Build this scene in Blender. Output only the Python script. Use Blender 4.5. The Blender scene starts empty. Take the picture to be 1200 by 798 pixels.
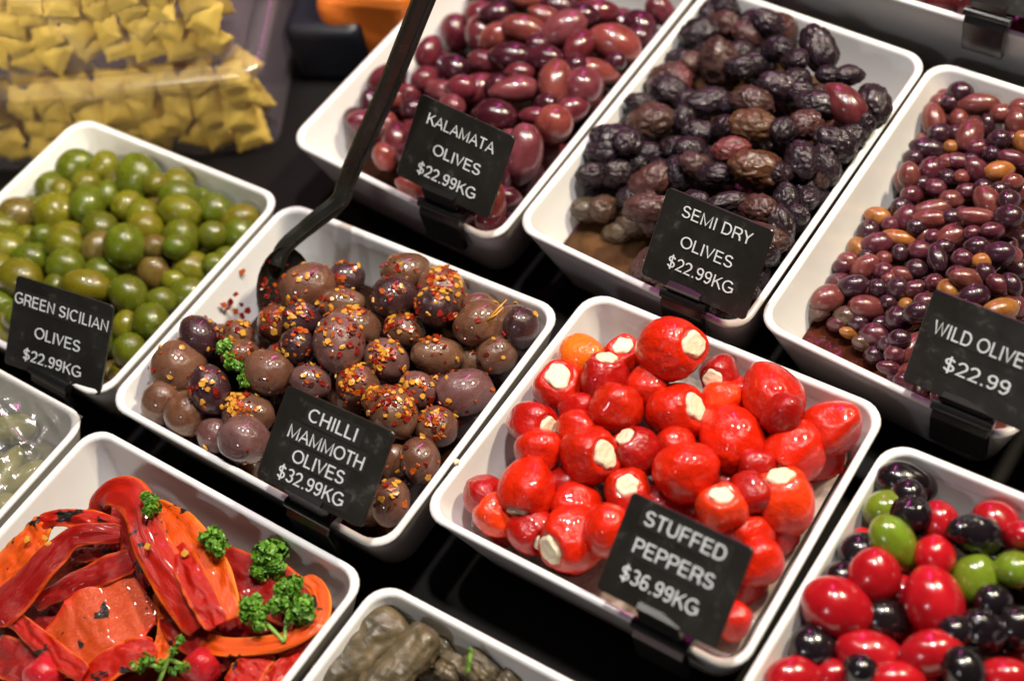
import bpy, bmesh, math, random
import numpy as np
from mathutils import Vector, Matrix, Euler, noise
random.seed(11)
S = bpy.context.scene
COL = S.collection
# ------------------------------------------------------------------ camera
FPX, CAMP = 1846.785, Vector((0.4969, -0.3487, 0.5949))
CR = Matrix(((0.8182, -0.3649, 0.4442), (0.5515, 0.7162, -0.4276), (-0.1621, 0.5948, 0.7873)))
RIGHT, UP, BACK = (Vector(CR.col[i]).normalized() for i in range(3))
cd = bpy.data.cameras.new('camera'); cam = bpy.data.objects.new('camera', cd); COL.objects.link(cam)
cam.matrix_world = Matrix.Translation(CAMP) @ CR.to_4x4()
cd.sensor_width = 36; cd.lens = FPX / 1200 * 36; cd.clip_start = .01; cd.clip_end = 50
cd.dof.use_dof = True; cd.dof.focus_distance = .735; cd.dof.aperture_fstop = 4.4; cd.dof.aperture_blades = 9
S.camera = cam
# ------------------------------------------------------------------ light
W = bpy.data.worlds.new("World"); S.world = W; W.use_nodes = True
W.node_tree.nodes['Background'].inputs[0].default_value = (.62, .60, .66, 1)
W.node_tree.nodes['Background'].inputs[1].default_value = .018
def lamp(name, pos, target, power, color, sx, sy=None):
    l = bpy.data.lights.new(name, 'AREA'); l.energy = power; l.color = color
    l.shape = 'RECTANGLE' if sy else 'DISK'; l.size = sx
    if sy: l.size_y = sy
    o = bpy.data.objects.new(name, l); COL.objects.link(o); o.location = pos
    o.rotation_euler = (Vector(target) - Vector(pos)).to_track_quat('-Z', 'Y').to_euler()
    return o
CTR = (.12, 0, 0)
lamp('display_lamp', (.58, .52, .92), (.22, .10, 0), 13.5, (1, .86, .62), .085)
lamp('display_lamp', (.26, .22, 1.15), (.2, -.05, 0), 12.5, (1, .95, .91), .08)
lamp('display_lamp', (-.12, .16, 1.15), (0, .05, 0), 4.5, (1, .93, .84), .05)
lamp('neon_lamp', (-.04, .60, .56), (.12, .05, 0), 1.25, (1, .10, .60), .035, .40)
lamp('shop_lamp', (.22, -1.25, .90), (.15, -.1, 0), 2.1, (.90, .93, 1), .14)
pl = lamp('pasta_fill', (.10, -.62, .95), (-.22, .06, .09), .34, (1, .88, .62), .10); pl.data.spread = math.radians(20)  # unseen fill light added to brighten the ravioli, narrow beam on the tubs
S.view_settings.view_transform = 'Standard'; S.view_settings.look = 'None'
S.view_settings.exposure = 0; S.view_settings.gamma = 1
S.render.engine = 'CYCLES'; S.cycles.use_denoising = True
# ------------------------------------------------------------------ helpers
def at(px, py, z=0.):
    d = CR @ Vector(((px-600)/FPX, -(py-399)/FPX, -1)); t = (z-CAMP.z)/d.z
    return CAMP + d*t
def pix(P):
    q = CR.transposed() @ (Vector(P)-CAMP); return 600+FPX*q.x/-q.z, 399-FPX*q.y/-q.z
def depth(P): return -(CR.transposed() @ (Vector(P)-CAMP)).z
def tag(o, label=None, cat=None, group=None, kind=None):
    if label: o['label'] = label
    if cat: o['category'] = cat
    if group: o['group'] = group
    if kind: o['kind'] = kind
    return o
def link(name, me, parent=None, mat=None):
    o = bpy.data.objects.new(name, me); COL.objects.link(o)
    if parent: o.parent = parent
    if mat is not None and me is not None and not me.materials: me.materials.append(mat)
    return o
def empty(name, loc=(0, 0, 0)):
    o = bpy.data.objects.new(name, None); COL.objects.link(o); o.location = loc; o.empty_display_size = .01
    return o
def mesh(name, vs, fs, smooth=True):
    me = bpy.data.meshes.new(name); me.from_pydata([tuple(v) for v in vs], [], fs); me.update()
    if smooth: me.polygons.foreach_set('use_smooth', [True]*len(me.polygons))
    return me
def bm_mesh(name, bm, smooth=True):
    me = bpy.data.meshes.new(name); bm.to_mesh(me); bm.free()
    if smooth: me.polygons.foreach_set('use_smooth', [True]*len(me.polygons))
    return me
_ico = {}
def ico(n):
    if n not in _ico:
        bm = bmesh.new(); bmesh.ops.create_icosphere(bm, subdivisions=n, radius=1)
        bm.verts.ensure_lookup_table()
        _ico[n] = ([v.co.normalized() for v in bm.verts], [tuple(v.index for v in f.verts) for f in bm.faces]); bm.free()
    return _ico[n]
def box_bm(bm, c, s, M=None):
    r = bmesh.ops.create_cube(bm, size=1)
    for v in r['verts']:
        v.co = Vector((v.co.x*s[0]+c[0], v.co.y*s[1]+c[1], v.co.z*s[2]+c[2]))
        if M: v.co = M @ v.co
    return r['verts']
def tube(pts, rad, n=8, flat=1., flat_dir=None, caps=True):
    vs, fs = [], []; pts = [Vector(p) for p in pts]; m = len(pts)
    rads = rad if isinstance(rad, (list, tuple)) else [rad]*m
    ref = Vector(flat_dir) if flat_dir else Vector((.3, .2, 1))
    for i, p in enumerate(pts):
        t = (pts[min(i+1, m-1)]-pts[max(i-1, 0)]).normalized()
        a = (ref - t*ref.dot(t)).normalized(); b = t.cross(a)
        for k in range(n):
            w = 2*math.pi*k/n; vs.append(p + (a*math.cos(w)*flat + b*math.sin(w))*rads[i])
    for i in range(m-1):
        for k in range(n): fs.append((i*n+k, i*n+(k+1) % n, (i+1)*n+(k+1) % n, (i+1)*n+k))
    if caps: fs += [tuple(range(n-1, -1, -1)), tuple(range((m-1)*n, m*n))]
    return vs, fs
def catmull(P, n):
    P = [Vector(p) for p in P]; Q = [P[0]*2-P[1]]+P+[P[-1]*2-P[-2]]; out = []
    for i in range(n):
        u = i/(n-1)*(len(P)-1); k = min(int(u), len(P)-2); t = u-k; a, b, c, d = Q[k:k+4]
        out.append(.5*((2*b)+(c-a)*t+(2*a-5*b+4*c-d)*t*t+(3*b-a-3*c+d)*t**3))
    return out
# ------------------------------------------------------------------ materials
class NT:
    def __init__(s, name):
        s.m = bpy.data.materials.new(name); s.m.use_nodes = True; s.t = s.m.node_tree; s.p = s.t.nodes['Principled BSDF']
    def n(s, typ, **kw):
        x = s.t.nodes.new(typ)
        for k, v in kw.items():
            if isinstance(k, str) and hasattr(x, k) and k not in x.inputs: setattr(x, k, v)
            else: x.inputs[k].default_value = v
        return x
    def l(s, a, b): s.t.links.new(a, b)
    def noise(s, scale, detail=3, rough=.55, dist=0, coord='Object', sc=None):
        tc = s.n('ShaderNodeTexCoord'); x = s.n('ShaderNodeTexNoise'); x.inputs['Scale'].default_value = scale
        x.inputs['Detail'].default_value = detail; x.inputs['Roughness'].default_value = rough; x.inputs['Distortion'].default_value = dist
        src = tc.outputs[coord]
        oi = s.n('ShaderNodeObjectInfo'); mp = s.n('ShaderNodeMapping'); s.l(src, mp.inputs[0])
        mu = s.n('ShaderNodeMath'); mu.operation = 'MULTIPLY'; mu.inputs[1].default_value = 37; s.l(oi.outputs['Random'], mu.inputs[0])
        s.l(mu.outputs[0], mp.inputs[1])
        if sc: mp.inputs[3].default_value = sc
        s.l(mp.outputs[0], x.inputs[0]); return x.outputs[0]
    def ramp(s, fac, stops):
        r = s.n('ShaderNodeValToRGB'); e = r.color_ramp.elements
        while len(e) < len(stops): e.new(.5)
        for el, (p, c) in zip(e, stops): el.position = p; el.color = (*c, 1) if not isinstance(c, (int, float)) else (c, c, c, 1)
        s.l(fac, r.inputs[0]); return r.outputs[0]
    def mix(s, fac, a, b, mode='MIX'):
        x = s.n('ShaderNodeMix'); x.data_type = 'RGBA'; x.blend_type = mode
        for i, v in ((0, fac), (6, a), (7, b)):
            if isinstance(v, (int, float)): x.inputs[i].default_value = v
            elif isinstance(v, tuple): x.inputs[i].default_value = (*v, 1)
            else: s.l(v, x.inputs[i])
        return x.outputs[2]
    def objcol(s): return s.n('ShaderNodeObjectInfo').outputs['Color']
    def bump(s, h, strength, dist=.001):
        b = s.n('ShaderNodeBump'); b.inputs['Strength'].default_value = strength; b.inputs['Distance'].default_value = dist
        s.l(h, b.inputs['Height']); s.l(b.outputs[0], s.p.inputs['Normal']); return b
    def set(s, **kw):
        for k, v in kw.items():
            k = k.replace('_', ' ')
            if hasattr(v, 'is_output') or isinstance(v, bpy.types.NodeSocket): s.l(v, s.p.inputs[k])
            else: s.p.inputs[k].default_value = (*v, 1) if isinstance(v, tuple) and len(v) == 3 and 'Radius' not in k else v
        return s
def fruit_mat(name, spot=(.3, .3, .3), spot_amt=.5, mott=3, rough=.2, coat=.5, bump=.15, bscale=14, sss=0., speck=None):
    a = NT(name); c = a.objcol()
    m = a.mix(a.ramp(a.noise(mott, 4), [(.38, 0.), (.68, 1.)]), c, a.mix(spot_amt, c, a.mix(1., c, spot, 'MULTIPLY')))
    if speck:
        m = a.mix(a.ramp(a.noise(11, 5, .7), [(.60, 0.), (.70, .8)]), m, speck)
    r = a.ramp(a.noise(5, 3), [(.3, rough*.7), (.7, min(1, rough*1.5))])
    a.set(Base_Color=m, Roughness=r, Coat_Weight=coat, Coat_Roughness=.035, Specular_IOR_Level=.35)
    if sss: a.set(Subsurface_Weight=sss, Subsurface_Radius=(.004, .002, .001), Subsurface_Scale=1.)
    a.bump(a.noise(bscale, 5, .6), bump, .08)
    return a.m
M = {}
a = NT('white_melamine'); a.set(Base_Color=a.mix(a.ramp(a.noise(30, 4), [(.45, 0.), (.8, 1.)]), (.84, .835, .82), (.79, .775, .75)), Roughness=.22, Coat_Weight=.3, Coat_Roughness=.1); M['tray'] = a.m
a = NT('black_counter'); a.set(Base_Color=(.007, .006, .006), Roughness=a.ramp(a.noise(25, 5), [(.3, .55), (.7, .75)]), Specular_IOR_Level=.12); M['counter'] = a.m
a = NT('black_card'); n1 = a.noise(120, 6, .7)
a.set(Base_Color=a.mix(a.ramp(n1, [(.58, 0.), (.78, .55)]), (.013, .012, .010), (.12, .115, .10)), Roughness=a.ramp(a.noise(60, 4), [(.35, .26), (.7, .48)]), Specular_IOR_Level=.5); a.bump(a.noise(200, 3), .1, .0004); M['card'] = a.m
a = NT('black_tape'); a.set(Base_Color=(.02, .019, .018), Roughness=.3); M['tape'] = a.m
a = NT('black_clip'); a.set(Base_Color=(.008, .008, .008), Roughness=.22); a.bump(a.noise(150, 3), .06, .0004); M['clip'] = a.m
a = NT('utensil'); a.set(Base_Color=(.012, .012, .010), Roughness=a.ramp(a.noise(90, 4), [(.3, .2), (.7, .4)])); M['utensil'] = a.m
a = NT('lettering'); a.set(Base_Color=(.62, .66, .68), Roughness=.6); M['text'] = a.m
M['green'] = fruit_mat('green_olive', (.75, .62, .45), .8, 1.6, .24, .45, .12, 16, .12, (.20, .17, .03))
M['mammoth'] = fruit_mat('mammoth_olive', (.55, .42, .38), .8, 1.5, .22, .8, .16, 14, .05, (.14, .085, .07))
M['kalamata'] = fruit_mat('kalamata_olive', (.45, .3, .35), .8, 1.3, .2, .6, .08, 12, .06)
M['wild'] = fruit_mat('wild_olive', (.5, .35, .4), .8, 1.3, .2, .6, .1, 12, .05)
M['mixed'] = fruit_mat('mixed_olive', (.6, .4, .45), .6, 1.4, .17, .7, .06, 12, .06)
M['dry'] = fruit_mat('dried_olive', (.5, .4, .4), .8, 2.2, .20, .15, .2, 11, 0)
M['pepper'] = fruit_mat('pickled_pepper', (.8, .45, .5), .5, 1.3, .22, .65, .20, 2.6, .0)
a = NT('soft_cheese'); a.set(Base_Color=a.mix(a.noise(3, 4), (.70, .58, .36), (.80, .72, .55)), Roughness=.42, Subsurface_Weight=.1, Subsurface_Radius=(.004, .003, .002)); a.bump(a.noise(5, 4, .6), .16, .1); M['cheese'] = a.m
for k, c in (('seed', (.74, .36, .04)), ('orange_flake', (.50, .095, .008)), ('red_flake', (.30, .015, .006)), ('dark_flake', (.10, .012, .006))):
    a = NT(k); a.set(Base_Color=a.mix(a.noise(400, 3), c, tuple(x*.55 for x in c)), Roughness=.3, Coat_Weight=.3); M[k] = a.m
a = NT('curly_leaf'); a.set(Base_Color=a.mix(a.ramp(a.noise(160, 4), [(.35, 0.), (.65, 1.)]), (.055, .17, .010), (.155, .35, .026)), Roughness=.45, Subsurface_Weight=0.); M['leaf'] = a.m
a = NT('pale_stem'); a.set(Base_Color=(.20, .36, .06), Roughness=.4); M['stem'] = a.m
def strip_mat(name, base, dark, edge, coat=.18):
    a = NT(name); uv = a.n('ShaderNodeTexCoord').outputs['UV']
    sx = a.n('ShaderNodeSeparateXYZ'); a.l(uv, sx.inputs[0])
    e = a.n('ShaderNodeMath'); e.operation = 'ABSOLUTE'; su = a.n('ShaderNodeMath'); su.operation = 'SUBTRACT'; su.inputs[1].default_value = .5
    a.l(sx.outputs[0], su.inputs[0]); a.l(su.outputs[0], e.inputs[0])
    st = a.noise(4, 5, .6, .6, 'UV', (5, 1, 1))
    ad = a.n('ShaderNodeMath'); ad.operation = 'ADD'; a.l(e.outputs[0], ad.inputs[0])
    mu = a.n('ShaderNodeMath'); mu.operation = 'MULTIPLY'; mu.inputs[1].default_value = .35; a.l(st, mu.inputs[0]); a.l(mu.outputs[0], ad.inputs[1])
    c = a.mix(a.ramp(st, [(.30, 0.), (.85, 1.)]), base, dark)
    c = a.mix(a.ramp(ad.outputs[0], [(.55, 0.), (.66, 1.)]), c, edge)
    c = a.mix(a.ramp(a.noise(70, 3, .6, .3), [(.635, 0.), (.66, 1.)]), c, (.012, .008, .006))
    a.set(Base_Color=c, Roughness=a.ramp(st, [(.3, .20), (.7, .36)]), Coat_Weight=coat, Coat_Roughness=.06, Specular_IOR_Level=.3)
    a.bump(a.noise(7, 6, .65, .5, 'UV', (4, 1.3, 1)), .35, .004); return a.m
M['strip_red'] = strip_mat('roasted_red', (.47, .010, .0015), (.28, .004, .001), (.66, .10, .004))
M['strip_orange'] = strip_mat('roasted_orange', (.72, .105, .004), (.56, .026, .002), (.74, .20, .012))
M['strip_dark'] = strip_mat('roasted_dark_red', (.29, .005, .003), (.17, .003, .002), (.56, .065, .004))
M['strip_flesh'] = strip_mat('roasted_inner_flesh', (.50, .072, .014), (.46, .030, .006), (.58, .025, .004), .2)
def liquid(name, col, tr=.5, rough=.14):
    a = NT(name); a.set(Base_Color=a.mix(a.ramp(a.noise(55, 5, .65, .8), [(.35, 0.), (.65, 1.)]), col, tuple(x*.4 for x in col)), Roughness=rough, Transmission_Weight=tr, IOR=1.4, Specular_IOR_Level=.3); a.bump(a.noise(60, 4), .5, .003); return a.m
M['oil_dark'] = liquid('dark_brine', (.035, .014, .008), 0.)
M['oil_wild'] = liquid('reddish_oil', (.060, .014, .007), 0., .14)
M['oil_red'] = liquid('red_oil', (.12, .012, .006), 0.)
M['oil_green'] = liquid('green_brine', (.06, .055, .012), 0.)
M['brine'] = liquid('pale_brine', (.42, .33, .29), .0)
M['brown'] = liquid('brown_brine', (.10, .05, .022), 0.)
a = NT('clear_plastic'); t = a.t; tr = a.n('ShaderNodeBsdfTransparent'); tr.inputs[0].default_value = (.97, .96, .97, 1)
gl = a.n('ShaderNodeBsdfGlossy'); gl.inputs['Roughness'].default_value = .16
df = a.n('ShaderNodeBsdfDiffuse'); df.inputs[0].default_value = (.62, .55, .62, 1)
m0 = a.n('ShaderNodeMixShader'); m0.inputs[0].default_value = .09; a.l(tr.outputs[0], m0.inputs[1]); a.l(df.outputs[0], m0.inputs[2])
m1 = a.n('ShaderNodeMixShader'); m1.inputs[0].default_value = .07
a.l(m0.outputs[0], m1.inputs[1]); a.l(gl.outputs[0], m1.inputs[2]); a.l(m1.outputs[0], t.nodes['Material Output'].inputs[0]); M['plastic'] = a.m
a = NT('cling_film'); t = a.t; tr = a.n('ShaderNodeBsdfTransparent'); tr.inputs[0].default_value = (.93, .93, .93, 1)
gl = a.n('ShaderNodeBsdfGlossy'); gl.inputs['Roughness'].default_value = .2
df = a.n('ShaderNodeBsdfDiffuse'); df.inputs[0].default_value = (.7, .7, .72, 1)
m0 = a.n('ShaderNodeMixShader'); m0.inputs[0].default_value = .13; a.l(tr.outputs[0], m0.inputs[1]); a.l(df.outputs[0], m0.inputs[2])
m1 = a.n('ShaderNodeMixShader'); m1.inputs[0].default_value = .30
a.l(m0.outputs[0], m1.inputs[1]); a.l(gl.outputs[0], m1.inputs[2]); a.l(m1.outputs[0], t.nodes['Material Output'].inputs[0]); bb = a.bump(a.noise(60, 3, .5, 1.5), .5, .003); a.l(bb.outputs[0], gl.inputs['Normal']); M['film'] = a.m
a = NT('egg_pasta'); a.set(Base_Color=a.mix(a.noise(90, 4), (.72, .54, .10), (.62, .43, .06)), Roughness=.55); a.bump(a.noise(300, 4), .3, .0006); M['pasta'] = a.m
a = NT('vine_leaf'); c = a.mix(a.ramp(a.noise(75, 6, .7, .8), [(.36, 0.), (.64, 1.)]), (.045, .036, .018), (.15, .108, .052)); c = a.mix(a.ramp(a.noise(28, 3), [(.5, 0.), (.7, .6)]), c, (.12, .10, .075)); 
a.set(Base_Color=c, Roughness=a.ramp(a.noise(90, 5), [(.3, .30), (.7, .62)]), Coat_Weight=.12, Coat_Roughness=.1)
a.bump(a.noise(45, 7, .6, 1.2), .45, .004); M['vine'] = a.m
a = NT('pale_pickle'); a.set(Base_Color=a.mix(a.noise(60, 4), (.30, .30, .06), (.42, .38, .12)), Roughness=.3, Coat_Weight=.4); M['pickle'] = a.m
a = NT('orange_packet'); a.set(Base_Color=a.mix(a.noise(18, 3), (.70, .20, .025), (.45, .09, .015)), Roughness=.35); M['packet'] = a.m
a = NT('dark_crate'); a.set(Base_Color=(.010, .011, .018), Roughness=.3); M['crate'] = a.m
# ------------------------------------------------------------------ setting
bm = bmesh.new(); bmesh.ops.create_grid(bm, x_segments=2, y_segments=2, size=4)
o = link('counter', bm_mesh('counter', bm, False), None, M['counter']); o.location = (0, 0, -.052); o['kind'] = 'structure'
# ------------------------------------------------------------------ trays
DEPTH = .050
def rrect(q, inset, rad, z, n=6):
    """rounded quad: q = BL, BR, FR, FL (clockwise from the back left)"""
    c = [Vector((p[0], p[1])) for p in q]; out = []
    edges = [(c[i], c[(i+1) % 4]) for i in range(4)]; off = []
    for p0, p1 in edges:
        d = (p1-p0).normalized(); nrm = Vector((d.y, -d.x)); off.append((p0+nrm*inset, d))
    cor = []
    for i in range(4):
        (p, d), (p2, d2) = off[i-1], off[i]
        k = ((p2-p).x*d2.y-(p2-p).y*d2.x)/(d.x*d2.y-d.y*d2.x); cor.append(p+d*k)
    for i in range(4):
        d, d2 = off[i-1][1], off[i][1]; P = cor[i]; ctr = P - d*rad + d2*rad
        for k in range(n+1):
            w = k/n*math.pi/2
            out.append((ctr + d*rad*math.sin(w) - d2*rad*math.cos(w)).to_3d() + Vector((0, 0, z)))
    return out
TR = {}
def tray(key, q, z, label, slope=.0125, depth=DEPTH):
    prof = [(0.0225+.002, .006, -depth+.0015), (slope+.004, .012, -depth), (slope, .013, -depth+.002), (.0018, .012, -.007), (.0006, .0125, -.0032), (0, .0125, -.0018), (.0003, .0124, -.0007),
            (.0014, .0122, 0), (.0024, .0118, -.0001), (.0034, .0112, -.0008), (.0039, .0107, -.0022), (.0048, .0098, -.008), (slope+.003, .012, -depth+.010), (slope+.006, .010, -depth+.0055), (slope+.011, .006, -depth+.004)]
    vs, fs = [], []; n = 28
    for ins, r, h in prof: vs += rrect(q, ins, r, z+h)
    m = len(prof)
    for i in range(m-1):
        for k in range(n): fs.append((i*n+k, (i+1)*n+k, (i+1)*n+(k+1) % n, i*n+(k+1) % n))
    fs.append(tuple(range(n))); fs.append(tuple(reversed(range((m-1)*n, m*n))))
    me = mesh('serving_tray', vs, fs); bm = bmesh.new(); bm.from_mesh(me); bmesh.ops.recalc_face_normals(bm, faces=bm.faces[:]); bm.to_mesh(me); bm.free()
    o = link('serving_tray', me, None, M['tray'])
    tag(o, label, 'serving tray', 'white trays on the black counter')
    TR[key] = (q, z, slope)
    return o
tray('A', ((-.155, -.006), (-.003, -.002), (-.003, -.150), (-.158, -.150)), 0, 'white rectangular tray full of plain green olives')
tray('B', ((.0, -.003), (.174, .002), (.1755, -.150), (0, -.150)), 0, 'white tray of big brown olives sprinkled with chilli, spoon inside')
tray('C', ((.1785, .019), (.335, .021), (.339, -.124), (.1765, -.125)), 0, 'white tray of round red peppers filled with white cheese')
tray('D', ((-.024, .235), (.1185, .235), (.119, .021), (-.028, .031)), 0, 'white tray of purple kalamata olives behind the long spoon handle')
tray('E', ((.122, .235), (.257, .229), (.256, .027), (.1205, .035)), 0, 'white tray of black wrinkled olives with the semi dry card clipped on')
tray('F', ((.2585, .2295), (.392, .227), (.388, .027), (.258, .036)), 0, 'white tray of small wild olives, at the right edge of the photo')
tray('G', ((.004, -.1615), (.1765, -.161), (.1755, -.312), (.003, -.312)), 0, 'white tray of roasted red pepper strips with parsley sprigs')
tray('H', ((.181, -.160), (.345, -.157), (.345, -.308), (.180, -.308)), 0, 'white tray of brownish stuffed vine leaves, at the bottom edge')
tray('I', ((.341, .007), (.50, .010), (.50, -.140), (.341, -.136)), 0, 'white tray of shiny mixed red, black and green olives')
tray('J', ((-.17, -.161), (-.0005, -.160), (-.0005, -.312), (-.17, -.312)), 0, 'white tray sealed under cling film at the left edge')
tray('K', ((.14, .43), (.33, .425), (.33, .2405), (.14, .2435)), .02, 'raised white tray in the far row with grey shaded front wall', .014, .072)
tray('L', ((.3935, .23), (.53, .23), (.53, .026), (.3935, .026)), 0, 'white tray of which only a corner shows beside the wild olives tray')
def tray_uv(key, P):
    q, z, s = TR[key]; a, b, c, d = (Vector((p[0], p[1])) for p in q); p = Vector((P[0], P[1]))
    v = (p.y-(d.y+c.y)/2)/((a.y+b.y)/2-(d.y+c.y)/2); L = d+(a-d)*v; Rr = c+(b-c)*v
    return (p.x-L.x)/(Rr.x-L.x), v
def tray_at(key, u, v, z):
    q = TR[key][0]; a, b, c, d = (Vector((p[0], p[1])) for p in q); L = d+(a-d)*v; Rr = c+(b-c)*v
    p = L+(Rr-L)*u; return Vector((p.x, p.y, z))
def pool(name, key, depth_, label, mat):
    q, z, s = TR[key]; ins = .006 + depth_*(s-.003)/.04
    vs = rrect(q, ins, .010, z-depth_); ctr = sum(vs, Vector())/len(vs)
    n = len(vs); N = 10; V = []
    for i in range(N+1): V += [v.lerp(ctr, i/N*.999) for v in vs]
    F = [(i*n+k, i*n+(k+1) % n, (i+1)*n+(k+1) % n, (i+1)*n+k) for i in range(N) for k in range(n)]
    o = link(name, mesh(name, V, F), None, mat); tag(o, label, 'liquid', kind='stuff'); return o
pool('brine', 'A', .030, 'greenish brine lying beneath the plain green olives', M['oil_green'])
pool('oil', 'B', .030, 'dark chilli oil beneath the big brown olives', M['oil_dark'])
pool('brine', 'C', .023, 'pale pinkish brine around the stuffed red peppers', M['brine'])
pool('brine', 'D', .034, 'dark brine beneath the purple kalamata olives', M['oil_dark'])
pool('brine', 'E', .029, 'cloudy brown brine at the front of the semi dry olives tray', M['brown'])
pool('oil', 'F', .031, 'dark oil shining between the small wild olives', M['oil_wild'])
pool('oil', 'G', .028, 'red oil beneath the roasted pepper strips', M['oil_red'])
pool('oil', 'I', .034, 'black oil beneath the mixed olives', M['oil_dark'])
# ------------------------------------------------------------------ olive shapes
def olive_shapes(name, mat, n=6, sub=4, egg=.08, lump=.03, dimple=.1, tip=0., wr=0.):
    out = []; dirs, fs = ico(sub)
    for k in range(n):
        s = Vector((k*7.3+3, k*3.1, k*5.7)); eg = egg*random.uniform(.3, 1.2); vs = []
        dents = [(Vector([random.gauss(0, 1) for _ in range(3)]).normalized(), random.uniform(.12, .32), random.uniform(.2, 1.)) for _ in range(4)]
        for d in dirs:
            r = 1 + lump*noise.noise(d*1.3+s)*2 + lump*.5*noise.noise(d*3.1+s)
            r += eg*d.x*(1-abs(d.x))
            if dimple:
                a = math.acos(max(-1, min(1, d.x))); r -= dimple*math.exp(-(a/.17)**2) - dimple*.25*math.exp(-((a-.33)/.12)**2)
            if tip:
                a = math.acos(max(-1, min(1, -d.x))); r += tip*math.exp(-(a/.30)**2)
            for dd, dw, da in dents:
                r -= .045*da*math.exp(-(max(0, 1-d.dot(dd))*2)/dw**2)
            if wr:
                q = d*1.9+s; q = q + Vector((noise.noise(q*1.1), noise.noise(q*1.1+Vector((9, 0, 0))), noise.noise(q*1.1+Vector((0, 9, 0)))))*.7
                f = 0; am = 1; sc = 1
                for _ in range(3):
                    f += am*(1-abs(noise.noise(q*sc))*2.6); am *= .5; sc *= 2.1
                r += wr*(f-.6)*.6
            vs.append(d*r)
        out.append(mesh(name, vs, fs)); out[-1].materials.append(mat)
    return out
SH = {'green': olive_shapes('green_olive', M['green'], 7, 4, .05, .022, .09, .04),
      'mammoth': olive_shapes('mammoth_olive', M['mammoth'], 8, 4, .06, .035, .13, 0),
      'kalamata': olive_shapes('kalamata_olive', M['kalamata'], 7, 4, .12, .02, .05, .10),
      'wild': olive_shapes('wild_olive', M['wild'], 7, 3, .10, .02, .10, .05),
      'mixed': olive_shapes('mixed_olive', M['mixed'], 6, 4, .07, .018, .05, .04),
      'dry': olive_shapes('dried_olive', M['dry'], 9, 5, .08, .06, 0, .05, .13)}
def pepper_shapes():
    out = []; dirs, fs = ico(4)
    for k in range(8):
        s = Vector((k*4.7+1, k*2.9, k*8.1)); lob = random.choice((3, 4)); ph = random.uniform(0, 6); pt = random.uniform(.08, .28); vs = []
        for d in dirs:
            ang = math.atan2(d.z, d.y); rad = math.sqrt(max(0, 1-d.x*d.x))
            r = 1 + .055*math.cos(lob*ang+ph)*rad + .05*noise.noise(d*1.2+s)*1.5 + .022*noise.noise(Vector((d.x*1.5, d.y*4, d.z*4))+s) - .045*max(0, 1-abs(noise.noise(Vector((d.x*.9, d.y*1.7, d.z*1.7))+s*1.7))*9)*rad
            r += pt*math.exp(-(math.acos(max(-1, min(1, -d.x)))/.55)**2)
            v = d*r
            # open mouth at +x: flattened, with a rolled lip
            a = math.acos(max(-1, min(1, d.x)))
            if a < .62:
                v.x -= .30*(1-(a/.62)**2)**.8
            vs.append(v)
        out.append(mesh('stuffed_pepper', vs, fs)); out[-1].materials.append(M['pepper'])
    return out
SH['pepper'] = pepper_shapes()
def cheese_shapes():
    out = []; dirs, fs = ico(4)
    for k in range(5):
        s = Vector((k*3.3, k*9.1+2, 1)); vs = []
        for d in dirs:
            r = 1+.26*noise.noise(Vector((0, d.y, d.z))*1.4+s)+.04*noise.noise(d*3.2+s)
            v = d*r; vs.append(Vector((.725+max(-.17, min(.10, v.x*.19))+.02*noise.noise(d*2.4+s), v.y*.56, v.z*.49)))
        out.append(mesh('cheese_filling', vs, fs)); out[-1].materials.append(M['cheese'])
    return out
CHEESE = cheese_shapes()
# ------------------------------------------------------------------ piles
ORD = 'first second third fourth fifth sixth seventh eighth ninth tenth eleventh twelfth thirteenth fourteenth fifteenth sixteenth seventeenth eighteenth nineteenth twentieth twenty-first twenty-second twenty-third twenty-fourth'.split()
HEAP = {'A': (-.014, .010, 0), 'B': (-.011, .016, .004), 'C': (-.016, .020, .004), 'D': (-.010, .014, .012), 'E': (-.008, .012, .014), 'F': (-.016, .010, .012), 'I': (-.012, .008, .004)}
def heap(key, P):
    b, dm, back = HEAP[key]; u, v = tray_uv(key, P); u = min(1, max(0, u)); v = min(1, max(0, v))
    return TR[key][1] + b + dm*(1-(2*u-1)**4)*(1-(2*v-1)**4) + back*(v-.3)
class It: pass
def ray(px, py):
    return (CR @ Vector(((px-600)/FPX, -(py-399)/FPX, -1)))
SIZE = {'A': 1.13, 'B': 1.04, 'C': 1.06, 'D': 1.05, 'E': 1.06, 'F': 1.14, 'I': 1.07}
CARD = {'A': (-.0359, -.1519, -.0015, .7706, .0328, .1601, .060, .0463), 'B': (.1399, -.1516, .0189, .5948, .0011, .0394, .0598, .0442), 'C': (.3034, -.1264, .0216, .5793, -.139, -.0574, .0593, .0426),
        'D': (.0876, .0242, .017, .8173, .0452, -.0459, .0597, .0438), 'E': (.2303, .0282, .0121, .8092, -.0686, -.088, .0596, .0439), 'F': (.3646, .0284, .0125, .7923, -.12, -.10, .0593, .0430)}
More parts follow.
